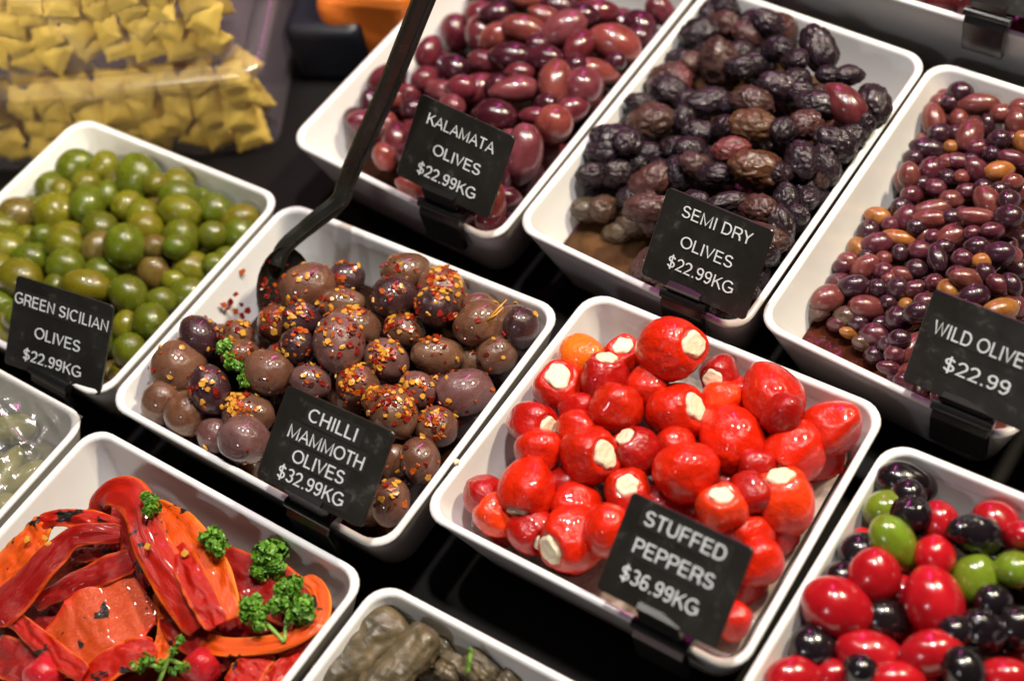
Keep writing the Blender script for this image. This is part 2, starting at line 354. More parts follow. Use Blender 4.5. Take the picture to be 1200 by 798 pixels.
def solve_pile(key, items, fill_r, fill_n, fill_tries=900, press=.82):
    its = []
    for t in items:
        i = It(); i.px, i.py, i.ra, i.rb, i.ang = t[:5]; i.x = t[5] if len(t) > 5 else {}
        d = ray(i.px, i.py); z = TR[key][1]
        for _ in range(12):
            P = CAMP + d*((z-CAMP.z)/d.z); z = .5*z+.5*(heap(key, P)+i.x.get('dz', 0))
        i.P = P; dep = depth(P); i.a = i.ra*dep/FPX*SIZE[key]; i.b = i.rb*dep/FPX*SIZE[key]; i.r = (i.a*i.b*i.b)**(1/3); i.fill = False; its.append(i)
    # half buried olives seen through the gaps
    q, z0, s = TR[key]; cand = []
    for _ in range(fill_tries):
        if len(cand) >= fill_n: break
        u, v = random.uniform(.07, .93), random.uniform(.07, .93); P = tray_at(key, u, v, 0)
        P.z = max(heap(key, P) - fill_r*random.uniform(1.1, 1.7), z0-DEPTH+.006+fill_r*.8)
        x, y = pix(P)
        if not (-25 < x < 1225 and -25 < y < 823): continue
        if any((P-c.P).length < fill_r*1.65 for c in cand): continue
        pr = fill_r*FPX/depth(P); seen = 0
        for k in range(9):
            w = k*.7; rr = 0 if k == 0 else pr*.75; sx, sy = x+rr*math.cos(w), y+rr*math.sin(w)
            if not any(((sx-i.px)**2+(sy-i.py)**2) < (.5*(i.ra+i.rb))**2 for i in its): seen += 1
        if seen < 3: continue
        i = It(); i.P = P; i.a = fill_r*random.uniform(1, 1.2); i.b = fill_r*random.uniform(.85, 1); i.r = fill_r; i.fill = True; i.x = {}; i.px, i.py, i.ra, i.rb = x, y, 9, 0; i.ang = random.uniform(0, 180); cand.append(i)
    its += cand
    X = np.array([i.P[:] for i in its]); X0 = X.copy(); r = np.array([i.r for i in its])*press; n = len(its)
    view = X-np.array(CAMP[:]); view /= np.linalg.norm(view, axis=1)[:, None]
    fillm = np.array([i.fill for i in its])
    rr = [.5*(i.a+i.b)*1.10 if key == 'C' else (i.b*.93 if key in 'BIA' else .5*(i.a+i.b)*.94) for i in its]; floor = {'F': -.031, 'D': -.034, 'A': -.030, 'C': -.023, 'B': -.030}.get(key, -.05)
    def walls():
        for k in range(n):
            u, v = tray_uv(key, X[k]); w = (Vector(q[1])-Vector(q[0])).length; h = abs(q[0][1]-q[3][1])
            dz = max(0, -(X[k][2]-z0)); ins = .0047+dz*(s-.002)/.045 if X[k][2] < z0 + .004 else -.004
            mu, mvv = (ins+rr[k])/w, (ins+rr[k])/h
            u2, v2 = min(max(u, mu), 1-mu), min(max(v, mvv), 1-mvv)
            P = tray_at(key, u2, v2, X[k][2]); X[k][0], X[k][1] = P.x, P.y
            X[k][2] = max(X[k][2], max(z0-DEPTH+.005+r[k]*.8, floor+r[k]*.15))
    for it in range(90):
        D = X[:, None]-X[None]; dist = np.linalg.norm(D, axis=2)+1e-9; np.fill_diagonal(dist, 9)
        ov = np.clip(r[:, None]+r[None]-dist, 0, None)
        dirv = D/dist[..., None]
        along = np.einsum('ijk,ik->ij', dirv, view)
        push = dirv*.30 + view[:, None]*np.sign(along)[..., None]*.8
        mv = (push*ov[..., None]).sum(1)*.22
        mv[fillm] *= 1.4
        X += mv
        X += (X0-X)*.02
        # stay within the ray neighbourhood, the walls and above the tray bottom
        dl = X-X0; sv = np.einsum('ij,ij->i', dl, view)[:, None]; lat = dl-sv*view; al = np.clip(sv, -.006, .016)*view
        ln = np.linalg.norm(lat, axis=1, keepdims=True)+1e-12; mx = np.where(fillm, .02, .0016 if key == 'I' else .0028)[:, None]
        lat *= np.minimum(1, mx/ln); X = X0+al+lat
        walls()
    drop = set()
    if key in CARD:
        cx, cy, cz, ex, ey, ez, cw, ch = CARD[key]; A = np.array(Euler((ex, ey, ez)).to_matrix())
        for rnd in range(5):
            Q = (X-np.array([cx, cy, cz])) @ A
            for k in range(n):
                if abs(Q[k, 0]) < cw/2+its[k].b*.7 and -its[k].b < Q[k, 1] < ch+its[k].b*.5:
                    need = Q[k, 2]+rr[k]*1.06+.0012
                    if need > 0:
                        if rnd == 4 and need > .001: drop.add(k)
                        X[k] -= A[:, 2]*need
            if rnd < 4: floor = -.09; walls()
    for i, p in zip(its, X): i.P = Vector(p)
    return [i for k, i in enumerate(its) if k not in drop]
def orient(i, tilt=None):
    if 'axis' in i.x:
        A = i.x['axis']
    else:
        w = math.radians(i.ang); t = random.uniform(-.45, .45) if tilt is None else tilt
        if abs(i.ra-i.rb) < 4 and not i.fill and random.random() < .4: t = random.uniform(.7, 1.6)
        if random.random() < .5 and 'keep' not in i.x: w += math.pi
        A = RIGHT*math.cos(w) - UP*math.sin(w) + BACK*t
    A = A.normalized(); ref = Vector((random.uniform(-1, 1), random.uniform(-1, 1), random.uniform(-1, 1)))
    B = (ref-A*ref.dot(A)).normalized(); C = A.cross(B)
    return Matrix((A, B, C)).transposed()
def jit(c, s=.12):
    f = 1+random.uniform(-s, s); return tuple(max(.002, x*f*(1+random.uniform(-s, s)*.6)) for x in c)
CELL = {(0, 2): 'back left corner', (1, 2): 'by the back wall', (2, 2): 'back right corner', (0, 1): 'by the left wall', (1, 1): 'centre', (2, 1): 'by the right wall',
        (0, 0): 'front left corner', (1, 0): 'by the front wall', (2, 0): 'front right corner'}
def pile(key, kind, name, cat, group, items, colors, fill_r, fill_n, fill_col, where, press=.82):
    """items carry x['c'] (key into colors) ; colors: key -> (rgb, adjective)"""
    its = solve_pile(key, items, fill_r, fill_n, press=press); cells = {}; made = []
    for i in its:
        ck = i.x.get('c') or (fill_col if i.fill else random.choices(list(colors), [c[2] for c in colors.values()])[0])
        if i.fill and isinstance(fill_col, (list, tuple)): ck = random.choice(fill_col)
        i.ck = ck; u, v = tray_uv(key, i.P)
        i.cell = (min(2, int(u*3)), min(2, int(v*3)))
        if not i.fill and 'lab' not in i.x: cells.setdefault((ck, i.cell), []).append(i)
    for (ck, cell), L in cells.items():
        L.sort(key=lambda i: i.px); ad = colors[ck][1]
        for k, i in enumerate(L):
            i.x['lab'] = f'{ad} {CELL[cell] if "by" in CELL[cell] else "in the " + CELL[cell]} of {where}' if len(L) == 1 else f'{ad}, {ORD[k]} from left, {CELL[cell]} of {where}'
    for i in its:
        o = link(name, random.choice(SH[i.x.get('sh', kind)]))
        if kind == 'dry': i.a *= 1.09; i.b *= .95
        R3 = orient(i)
        o.matrix_world = Matrix.Translation(i.P) @ R3.to_4x4() @ Matrix.Diagonal((i.a, i.b, i.b*random.uniform(.94, 1.04), 1))
        c = jit(colors[i.ck][0]); o.color = (*c, 1)
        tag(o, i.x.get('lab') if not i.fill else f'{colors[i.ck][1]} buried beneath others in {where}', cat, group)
        i.o = o; i.R3 = R3; made.append(i)
    return made
def L(s, **kw):
    """'x,y,ra,rb,ang[,c]; ...' """
    out = []
    for e in s.split(';'):
        e = e.strip()
        if not e: continue
        f = e.split(','); x = dict(kw)
        if len(f) > 5 and f[5].strip(): x['c'] = f[5].strip()
        if len(f) > 6: x['dz'] = float(f[6])
        if len(f) > 7: x['sh'] = f[7].strip()
        out.append((float(f[0]), float(f[1]), float(f[2]), float(f[3]), float(f[4]), x))
    return out
# ---- plain green olives
GREEN = L('''53,205,22,20,20,g;100,185,23,19,150,g;133,187,19,17,120,y;168,203,27,24,70,g;218,210,20,18,90,y;110,206,16,14,0,y;110,233,22,19,100,g;72,242,25,22,160,y;33,243,24,20,0,b;133,221,17,14,90,g;
158,239,21,19,0,y;205,239,23,18,10,g;247,253,21,19,20,g;287,262,23,19,160,y;10,258,22,19,0,y;82,214,15,13,0,y;122,262,21,19,30,g;163,261,22,20,60,y;203,258,23,19,20,y;83,272,23,19,170,y;
15,286,22,19,10,y;43,298,21,19,0,g;82,283,20,17,0,y;77,309,21,20,60,g;112,293,20,17,120,b;143,298,26,23,80,g;163,274,20,18,0,y;203,289,23,20,90,g;238,288,18,16,0,g;275,291,20,19,90,g;
30,321,25,22,20,y;5,310,19,17,0,y;115,327,21,18,10,g;97,342,27,18,10,y;143,353,23,20,40,g;175,329,23,20,60,b;217,327,24,20,15,y;213,359,23,19,160,g;180,363,17,15,0,g;168,386,22,20,40,g;
148,421,20,18,100,g;140,389,17,14,90,y;143,447,17,15,0,y;65,336,16,13,90,g;5,390,20,16,80,y;8,355,19,17,0,g;246,325,16,13,0,g;197,300,15,13,0,g;173,297,15,13,0,b;182,242,14,12,0,b;300,285,14,12,0,y;60,270,16,14,0,g;258,318,15,13,0,g;
145,205,15,13,0,b;20,225,16,14,0,g;185,222,15,13,0,y;232,232,15,13,0,g;40,270,15,13,0,y;55,358,18,15,0,y;20,375,18,15,0,g;195,340,14,12,0,y''')
pile('A', 'green', 'green_olive', 'olive', 'green olives heaped in the left tray', GREEN,
     {'g': ((.092, .122, .006), 'plump mid green olive', 5), 'y': ((.150, .152, .008), 'yellowish green olive', 4), 'b': ((.14, .105, .022), 'brownish green olive', 2)}, .0095, 40, ['g', 'b'], 'the green olive tray')
# ---- mammoth olives with chilli flakes: last number is the amount of flakes
MAM = []
for e in '''200,421,34,32,80|9|largest bare brown olive, in the left corner of the chilli olive tray
245,386,28,25,60|7|brown olive against the left wall, beside the loose dark red flakes
253,451,31,25,70|16|dark speckled olive directly left of the small parsley sprig
192,474,27,24,90|2|brown olive mostly hidden below the largest one in the left corner
217,487,29,27,60|2|bare brown olive with a pit hole, low in the front left corner
280,519,31,28,20|2|bare greyish brown olive lying against the front rim left of the chilli card
248,515,22,19,20|2|small olive wedged behind the greyish one at the front rim
297,480,32,25,10|55|olive crusted with red flakes between the parsley sprig and the chilli card
320,430,30,27,10|7|smooth brown olive just right of the small parsley sprig
286,384,20,17,20|22|small flake covered olive beneath the loose flakes at the left wall
290,408,20,17,0|10|small olive hidden above the parsley sprig
333,369,22,20,40|24|reddish olive lying in the spoon, crusted with flakes
354,400,24,21,90|14|dark olive in front of the spoon
370,327,34,27,165|9|shiny brown olive at the back, first right of the spoon bend
404,350,30,19,175|16|long brown olive behind the two crusted ones, right of the spoon
362,450,24,20,20|12|mauve olive peeping over the top edge of the chilli card
410,383,31,24,15|42|flake crusted olive in the middle of the chilli tray
396,404,35,30,80|30|big central mauve olive with flakes on its right side
413,318,18,16,0|10|small dark olive against the back wall of the chilli tray
485,311,30,24,170|10|brown olive standing over the back rim, left of the pair
530,328,31,28,60|44|round olive heaped with flakes, highest by the back rim
457,356,29,25,170|18|brown olive with orange flakes, left of the darkest one
503,372,26,24,40|30|darkest olive of the heap, purple black with yellow flakes
567,358,21,20,20|5|brown olive behind the dried herb stalk
607,375,30,26,140|3|bare brown olive at the back right corner, with a pit hole
550,396,32,28,160|5|smooth brown olive in front of the dried herb stalk
468,398,22,18,20|36|small olive all covered in flakes, centre of the heap
504,430,33,23,5|12|long bare brown olive with three yellow flakes
597,407,25,21,80|3|dark olive sunk by the right wall
569,434,27,22,150|5|brown olive next to the right rim of the chilli tray
446,431,28,24,30|46|brown olive half coated with orange flakes, right of the central mauve one
414,460,26,24,0|60|olive thickly coated with flakes above the right half of the chilli card
452,495,32,28,60|66|olive piled with yellow seeds at the top right corner of the chilli card
480,470,25,22,30|16|mauve olive between the yellow coated one and the pale grey one
533,476,36,28,170|8|large pale grey mauve olive by the right rim
500,514,26,24,0|34|shadowed olive low beside the right rim
483,550,28,23,80|9|olive right of the chilli card, near the lower right rim
451,597,29,22,105|12|lowest olive in the front right corner, right of the chilli card
456,551,21,17,80|4|olive partly behind the right edge of the chilli card
505,470,20,18,0|20|small dark olive sunk between two mauve ones
435,480,18,16,0|30|small flake dusted olive behind the yellow coated one
340,412,20,17,0|14|dark olive behind the parsley sprig and central olives
470,525,22,19,0|10|shaded olive deep behind the chilli card
545,440,18,16,0|8|little olive in the gap by the long bare one
360,365,22,19,0|20|dark oily olive just right of the spoon bowl'''.split('\n'):
    a, fl, lab = e.split('|'); f = [float(x) for x in a.split(',')]; sunk = f[2] < 23
    if sunk: f[2] = .5*f[2]+13; f[3] = .5*f[3]+11.5
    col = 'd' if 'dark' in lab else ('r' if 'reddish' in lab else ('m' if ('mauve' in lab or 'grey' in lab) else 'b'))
    MAM.append((*f, {'lab': lab, 'n': int(fl), 'c': col, 'dz': -.004 if sunk else 0}))
mam = pile('B', 'mammoth', 'mammoth_olive', 'olive', 'big olives in the chilli tray', MAM,
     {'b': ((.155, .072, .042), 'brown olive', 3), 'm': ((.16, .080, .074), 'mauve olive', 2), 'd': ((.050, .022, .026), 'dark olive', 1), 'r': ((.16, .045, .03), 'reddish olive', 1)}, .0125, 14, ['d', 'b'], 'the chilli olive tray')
def flake_geo(P, N, size, vs, fs, mats, m, thick=.0003):
    N = N.normalized(); t = N.orthogonal().normalized(); t.rotate(Matrix.Rotation(random.uniform(0, 6.28), 3, N)); b = N.cross(t)
    k = random.choice((4, 5, 5, 6)); el = random.uniform(.55, 1.); off = len(vs); cup = random.uniform(-.1, .3)*size
    ws = sorted(2*math.pi*(j+random.uniform(-.3, .3))/k for j in range(k)); top = []
    for w in ws:
        q = t*math.cos(w)*size + b*math.sin(w)*size*el + N*cup*random.uniform(.3, 1); top.append(P+q)
    dome = size*.15 if m == 0 else 0.
    vs += [p+N*thick for p in top] + [p-N*thick*1.5 for p in top] + [P+N*(thick+dome)]
    for j in range(k):
        j2 = (j+1) % k
        fs.append((off+j, off+j2, off+2*k)); fs.append((off+k+j, off+k+j2, off+j2, off+j)); mats += [m, m]
def pick_flake(): return random.choices((0, 1, 2, 3), (23, 33, 34, 10))[0]
FM = [M['seed'], M['orange_flake'], M['red_flake'], M['dark_flake']]
def mk_flakes(name, vs, fs, ms, parent=None, smooth=False):
    me = mesh(name, vs, fs, smooth)
    for m in FM: me.materials.append(m)
    me.polygons.foreach_set('material_index', ms); return link(name, me, parent)
upd = (BACK*.75+Vector((0, 0, 1))*.6+UP*.15).normalized()
for i in mam:
    n = i.x.get('n', 8); vs, fs, ms = [], [], []
    o = i.o; mw = o.matrix_world.copy(); inv = mw.inverted(); me = o.data
    clus = [(upd+Vector((random.uniform(-.7, .7), random.uniform(-.7, .7), random.uniform(-.3, .5)))).normalized() for _ in range(3)]
    n = int(n*1.4)+2 if n > 3 else n
    for k in range(n):
        for _ in range(30):
            if n > 14 and random.random() < .75: d = (random.choice(clus)+Vector([random.gauss(0, .38) for _ in range(3)])).normalized()
            else: d = Vector([random.gauss(0, 1) for _ in range(3)]).normalized()
            if d.dot(upd) > .05: break
        v = random.choice(me.vertices) if False else None
        loc = inv.to_3x3() @ (d*1.0); loc.normalize()
        # nearest vertex of the shape along this direction gives the true surface
        best = max(me.vertices, key=lambda w: w.co.normalized().dot(loc)) if len(me.vertices) < 3000 else None
        Pw = mw @ best.co; Nw = (inv.to_3x3().transposed() @ best.normal).normalized()
        m = pick_flake(); sz = (.0006+.0015*random.random()**1.6) if m else random.uniform(.0012, .0020)
        flake_geo(Pw+Nw*.0003, (Nw+Vector([random.gauss(0, .22) for _ in range(3)])).normalized(), sz, vs, fs, ms, m)
    if vs:
        f = mk_flakes('chilli_flakes', [inv @ v for v in vs], fs, ms, o); f['kind'] = 'stuff'
# loose flakes on the wall and rims of the chilli tray
def loose(px, py, z, sz, m, N, lab):
    vs, fs, ms = [], [], []; P = at(px, py, z); flake_geo(Vector(), Vector(N), sz, vs, fs, ms, m)
    o = mk_flakes('chilli_flake', vs, fs, ms); o.location = P
    tag(o, lab, 'chilli flake', 'loose chilli flakes')
for px, py, z, sz, m, lab in ((393, 272, -.008, .0021, 3, 'dark red flake stuck on the back wall beside the spoon handle'), (432, 302, -.016, .0020, 3, 'dark flake stuck low on the back wall, right of the spoon'), 
        (582, 343, -.004, .0011, 2, 'tiny red flake on the back wall near the right corner')):
    loose(px, py, z, sz, m, (0, -1, .35) if z < 0 else (0, 0, 1), lab)
for k, (px, py, z, m) in enumerate(((276, 345, -.007, 2), (284, 319, -.006, 1), (259, 350, -.012, 2), (270, 354, -.012, 2), (266, 362, -.013, 2), (276, 365, -.015, 1), (284, 370, -.018, 2), (262, 357, -.009, 1), (283, 357, -.015, 3), (290, 364, -.018, 2))):
    loose(px, py, z, random.uniform(.0013, .0023), m, (.9, 0, .5), 'small loose flake in the cluster stuck on the left wall of the chilli tray')
# ---- stuffed peppers: fx,fy = filling offset in px, 'up' tip directions
PEP = []
for e in '''688,406,27,22,0|o|.|the only orange stuffed pepper, by the left back corner
657,441,31,29,0|r|-4,-13|stuffed pepper with a round white top, left of the orange one
715,433,29,28,0|d|2,-24|dark red wrinkled stuffed pepper right in front of the orange one
738,409,28,22,0|r|-2,-13|stuffed pepper at the back wall showing a long white cheese piece
793,401,41,35,85|r|22,-4|tallest stuffed pepper, crowning the heap below the semi dry card
763,446,25,23,0|r|.|stuffed pepper squeezed beneath the left of the tallest one
728,471,32,27,0|r|.|wrinkled stuffed pepper in the middle, left of the one with the round white face
633,486,29,25,20|d|17,2|dark stuffed pepper by the left wall with an oval white face on its right
795,483,35,34,0|r|19,-7|stuffed pepper with a big round white face, under the tallest one
638,518,27,26,80|r|.|pointed stuffed pepper by the left wall, below the oval white faced one
697,526,36,33,60|r|16,-3|stuffed pepper with a tall white cheese slab facing right
750,521,27,26,60|d|-18,-22|dark stuffed pepper in the centre with a cheese crumb at its top left
685,472,20,18,0|d|.|small dark stuffed pepper sunk between two bigger ones at the left
682,494,19,17,0|r|.|small stuffed pepper peeking out right of the oval white face
842,443,25,23,0|d|-10,4|stuffed pepper with a small cream spot, right of the tallest one
913,458,38,34,20|r|12,26|big rounded stuffed pepper at the back, third tallest, before the back wall
966,512,34,31,40|r|.|stuffed pepper in the right back corner touching the right wall
867,471,21,16,0|r|.|stuffed pepper piece sunk behind the smooth central one
908,495,27,22,0|d|.|dark stuffed pepper below the big one at the back
855,524,40,36,80|r|20,24|large smooth stuffed pepper in the centre right of the heap
922,541,40,34,20|r|-28,30|large stuffed pepper left of the corner one, glossy highlight on top
841,476,17,15,0|o2|.|orange red sliver of pepper behind the white faced one
623,566,35,29,115|r|-10,30|cone shaped stuffed pepper pointing up at the lower left
576,571,25,20,165|d|18,14|dark stuffed pepper half in brine at the left wall
577,611,27,25,0|o2|.|orange red stuffed pepper half in brine in the front left corner
622,624,31,26,80|d|14,10|stuffed pepper with a pale lip, second along the front rim
663,642,40,36,75|r|-24,10|largest stuffed pepper on the front rim, left of the price card
709,622,32,28,80|r|.|stuffed pepper tucked beside the left edge of the price card
681,588,32,26,0|r|.|dome shaped stuffed pepper behind the largest one on the front rim
738,574,29,24,0|r|-2,-5|stuffed pepper with a wide cream face at the top left corner of the price card
797,560,36,34,0|r|.|stuffed pepper directly above the price card
840,606,31,25,10|o2|-3,-16|orange red stuffed pepper with a flat white rim above the price card
918,600,38,35,0|o2|-8,-36|round stuffed pepper near the right wall with a white edge on top
874,640,31,28,0|r|.|stuffed pepper right of the price card, top corner
893,672,30,26,100|r|.|shiny stuffed pepper low at the right wall, beside the card
872,590,27,24,0|d|.|dark stuffed pepper between the two orange red ones
850,738,30,18,115|r|.|stuffed pepper sliver in the front right corner behind the card
790,526,22,20,0|r|.|stuffed pepper sunk left of the large smooth one
735,605,26,24,0|d|.|stuffed pepper hidden by the top left of the price card
665,560,20,18,0|d|.|dark stuffed pepper in the gap behind the cone shaped one
880,558,22,18,0|d|.|dark stuffed pepper in the gap below the large glossy one
905,640,24,20,60|d|.|dark stuffed pepper against the right wall below the round one'''.split('\n'):
    a, c, off, lab = e.split('|'); f = [float(x) for x in a.split(',')]; x = {'lab': lab, 'c': c, 'dz': 0}
    if f[2] < 24: x['dz'] = -.004; f[2] = .35*f[2]+17; f[3] = .35*f[3]+16
    m = .5*(f[2]+f[3])
    if off != '.':
        ox, oy = (float(v) for v in off.split(',')); ox /= m*.85; oy /= m*.85; q = math.hypot(ox, oy)
        if q > .93: ox *= .93/q; oy *= .93/q; q = .93
        x['axis'] = RIGHT*ox - UP*oy + BACK*math.sqrt(1-q*q); x['face'] = q
    else:
        w = random.uniform(0, 6.28); x['axis'] = RIGHT*math.cos(w)*.8 - UP*abs(math.sin(w))*.6 - BACK*random.uniform(.5, 1.1)
    if 'tallest stuffed' in lab: x['dz'] = .015
    if 'big rounded' in lab: x['dz'] = .006
    PEP.append((*f, x))
pep = pile('C', 'pepper', 'stuffed_pepper', 'stuffed pepper', 'stuffed peppers in the white tray', PEP,
     {'r': ((.56, .015, .002), 'red stuffed pepper', 4), 'd': ((.38, .007, .004), 'dark red stuffed pepper', 2), 'o': ((.78, .15, .008), 'orange stuffed pepper', .1), 'o2': ((.74, .045, .006), 'orange red stuffed pepper', .1)}, .0140, 9, ['d', 'r'], 'the stuffed pepper tray', .78)
for i in pep:
    # a pepper is about as deep as it is wide; its open end carries the cheese
    o = i.o; m = .5*(i.a+i.b)
    if 'axis' in i.x:
        wx = i.a; o.matrix_world = Matrix.Translation(i.P) @ i.R3.to_4x4() @ Matrix.Diagonal((m*1.06, m*random.uniform(.95, 1.05), m*random.uniform(.93, 1.02), 1))
    if 'face' in i.x or random.random() < .3:
        c = link('cheese_filling', random.choice(CHEESE), o)
        k = .84 if i.x.get('face', .5) > .55 else .92
        c.scale = (1.05, k, k)
# ---- kalamata
KAL = L('''577,25,22,15,0,d;620,30,28,17,12,r;645,14,20,13,20,r;575,50,21,15,145,r;605,60,25,17,5,d;647,58,23,16,10,d;688,43,23,17,125,m;667,27,31,20,150,p;733,40,31,22,25,r;758,22,22,18,45,d;710,6,23,15,0,m;713,68,28,14,12,r;
665,83,29,20,98,r;708,92,26,23,150,p;563,100,26,19,165,m;613,93,28,16,172,p;618,75,17,12,0,m;525,92,19,16,45,d;565,78,22,13,10,m;488,78,20,16,115,m;425,112,25,19,150,m;485,108,19,16,140,m;508,118,21,14,20,p;592,123,26,20,10,d;673,129,25,22,155,r;
633,155,34,22,100,p;610,148,21,15,160,p;602,212,28,18,105,r;452,183,25,19,82,m;410,150,23,14,80,d;471,143,16,14,0,d;463,127,14,12,0,m;425,138,14,12,0,r;605,180,21,15,80,d;643,118,18,12,0,m;523,128,18,16,30,p;590,92,16,13,0,d;583,252,18,16,0,m;588,148,16,14,20,r;
478,218,15,12,20,r;785,12,21,15,40,m;767,40,16,14,30,d;690,112,21,15,160,m;620,203,18,15,0,d;620,4,25,13,0,r;660,2,21,13,10,d;690,12,19,16,0,d;433,165,17,15,60,r;445,135,15,13,0,r;540,110,18,15,0,m;640,45,17,13,0,d;590,40,15,12,0,d;560,190,17,14,0,m;545,150,18,15,0,r;615,235,16,14,0,d;
740,64,15,12,0,d;690,65,17,14,0,d;470,190,14,12,0,d;505,140,18,15,0,d;655,105,16,13,0,d;383,160,17,14,10,d;398,168,15,13,0,m;437,200,17,14,70,r''')
pile('D', 'kalamata', 'kalamata_olive', 'olive', 'kalamata olives in the back tray', KAL,
     {'r': ((.205, .048, .038), 'reddish brown kalamata olive', 3), 'm': ((.130, .021, .031), 'maroon kalamata olive', 3), 'd': ((.055, .010, .018), 'dark plum kalamata olive', 3), 'p': ((.175, .042, .052), 'dusky pink kalamata olive', 2)}, .0105, 34, ['d', 'm'], 'the kalamata tray')
# ---- semi dry
DRY = L('''837,18,21,20,0,k;805,63,22,20,0,k;832,50,20,18,0,n;868,55,19,15,20,n;913,32,20,20,0,n;893,40,20,15,30,k;967,47,26,21,70,k;905,65,19,16,0,k;938,63,16,14,0,k;982,72,13,11,0,k;1008,70,16,12,0,k;1042,95,23,19,70,k;1008,102,28,21,50,r,.002,kalamata;833,92,29,24,70,n;
922,93,23,17,12,k;972,105,25,18,15,k;943,83,16,14,0,k;887,113,23,18,20,n;890,138,26,20,5,z;817,133,26,17,170,k;850,132,15,13,0,k;930,140,18,17,80,k;957,128,19,18,0,n;957,165,23,20,80,k;998,143,23,20,20,k;987,167,21,16,75,k;1018,132,16,14,0,k;847,153,18,15,0,k;815,167,23,15,10,k;865,167,20,16,0,r2;
902,183,31,23,12,z;822,197,25,16,25,n;977,203,22,18,20,k;940,207,17,15,90,k;905,223,21,18,10,n;862,222,22,13,165,k;945,243,23,18,80,k;905,253,33,20,10,n;870,245,20,14,0,k;787,63,23,18,80,k;775,88,19,13,0,k;748,105,25,19,170,n;780,113,17,14,80,r2;768,130,23,19,20,k;793,137,17,15,0,k;
725,142,23,15,15,k;745,165,26,22,160,n;790,160,19,15,80,k;687,180,29,20,8,k;715,165,16,14,0,k;680,202,19,18,0,k;717,190,17,15,0,k;742,200,23,15,5,k;777,190,18,16,0,k;707,227,21,19,0,k;750,230,26,20,150,n;787,213,19,16,80,k;665,227,19,16,0,k;752,255,26,18,0,n;727,250,16,14,0,k;
657,266,18,15,0,b,-.013;690,268,19,16,0,b,-.013;733,278,21,17,0,b,-.013;710,292,17,14,0,b,-.013;922,268,20,17,0,k;880,290,20,17,0,k;895,310,17,14,0,k;860,262,17,15,0,k;820,228,18,15,0,k;845,195,18,15,0,k;800,185,18,15,0,k;860,90,17,14,0,k;798,95,18,15,0,n;930,182,16,14,0,k;955,225,16,14,0,k;880,85,16,14,0,k;1000,180,13,11,0,k;818,38,16,14,0,k;858,75,17,14,0,k;950,95,15,13,0,k;760,215,16,14,0,k;728,212,14,12,0,k;815,80,16,14,0,k;840,240,16,14,0,k;1030,120,16,13,110,k;1012,160,17,14,110,k;1000,188,16,13,100,n;986,214,16,13,110,k;970,238,17,14,110,k;952,266,17,14,110,k;940,290,16,14,110,k;910,330,16,14,110,k;925,300,15,13,100,k;1018,100,14,12,60,k;880,330,17,14,0,k''')
pile('E', 'dry', 'dried_olive', 'olive', 'wrinkled olives in the semi dry tray', DRY,
     {'k': ((.022, .013, .018), 'wrinkled black olive', 5), 'n': ((.066, .030, .026), 'wrinkled dark brown olive', 2), 'z': ((.088, .040, .020), 'bronze brown wrinkled olive', .1), 'r': ((.12, .026, .028), 'smooth reddish olive', .1), 'r2': ((.13, .035, .035), 'shrivelled reddish olive', .1), 'b': ((.075, .045, .028), 'brine soaked brown olive', .1)}, .0098, 36, ['k', 'n'], 'the semi dry tray')
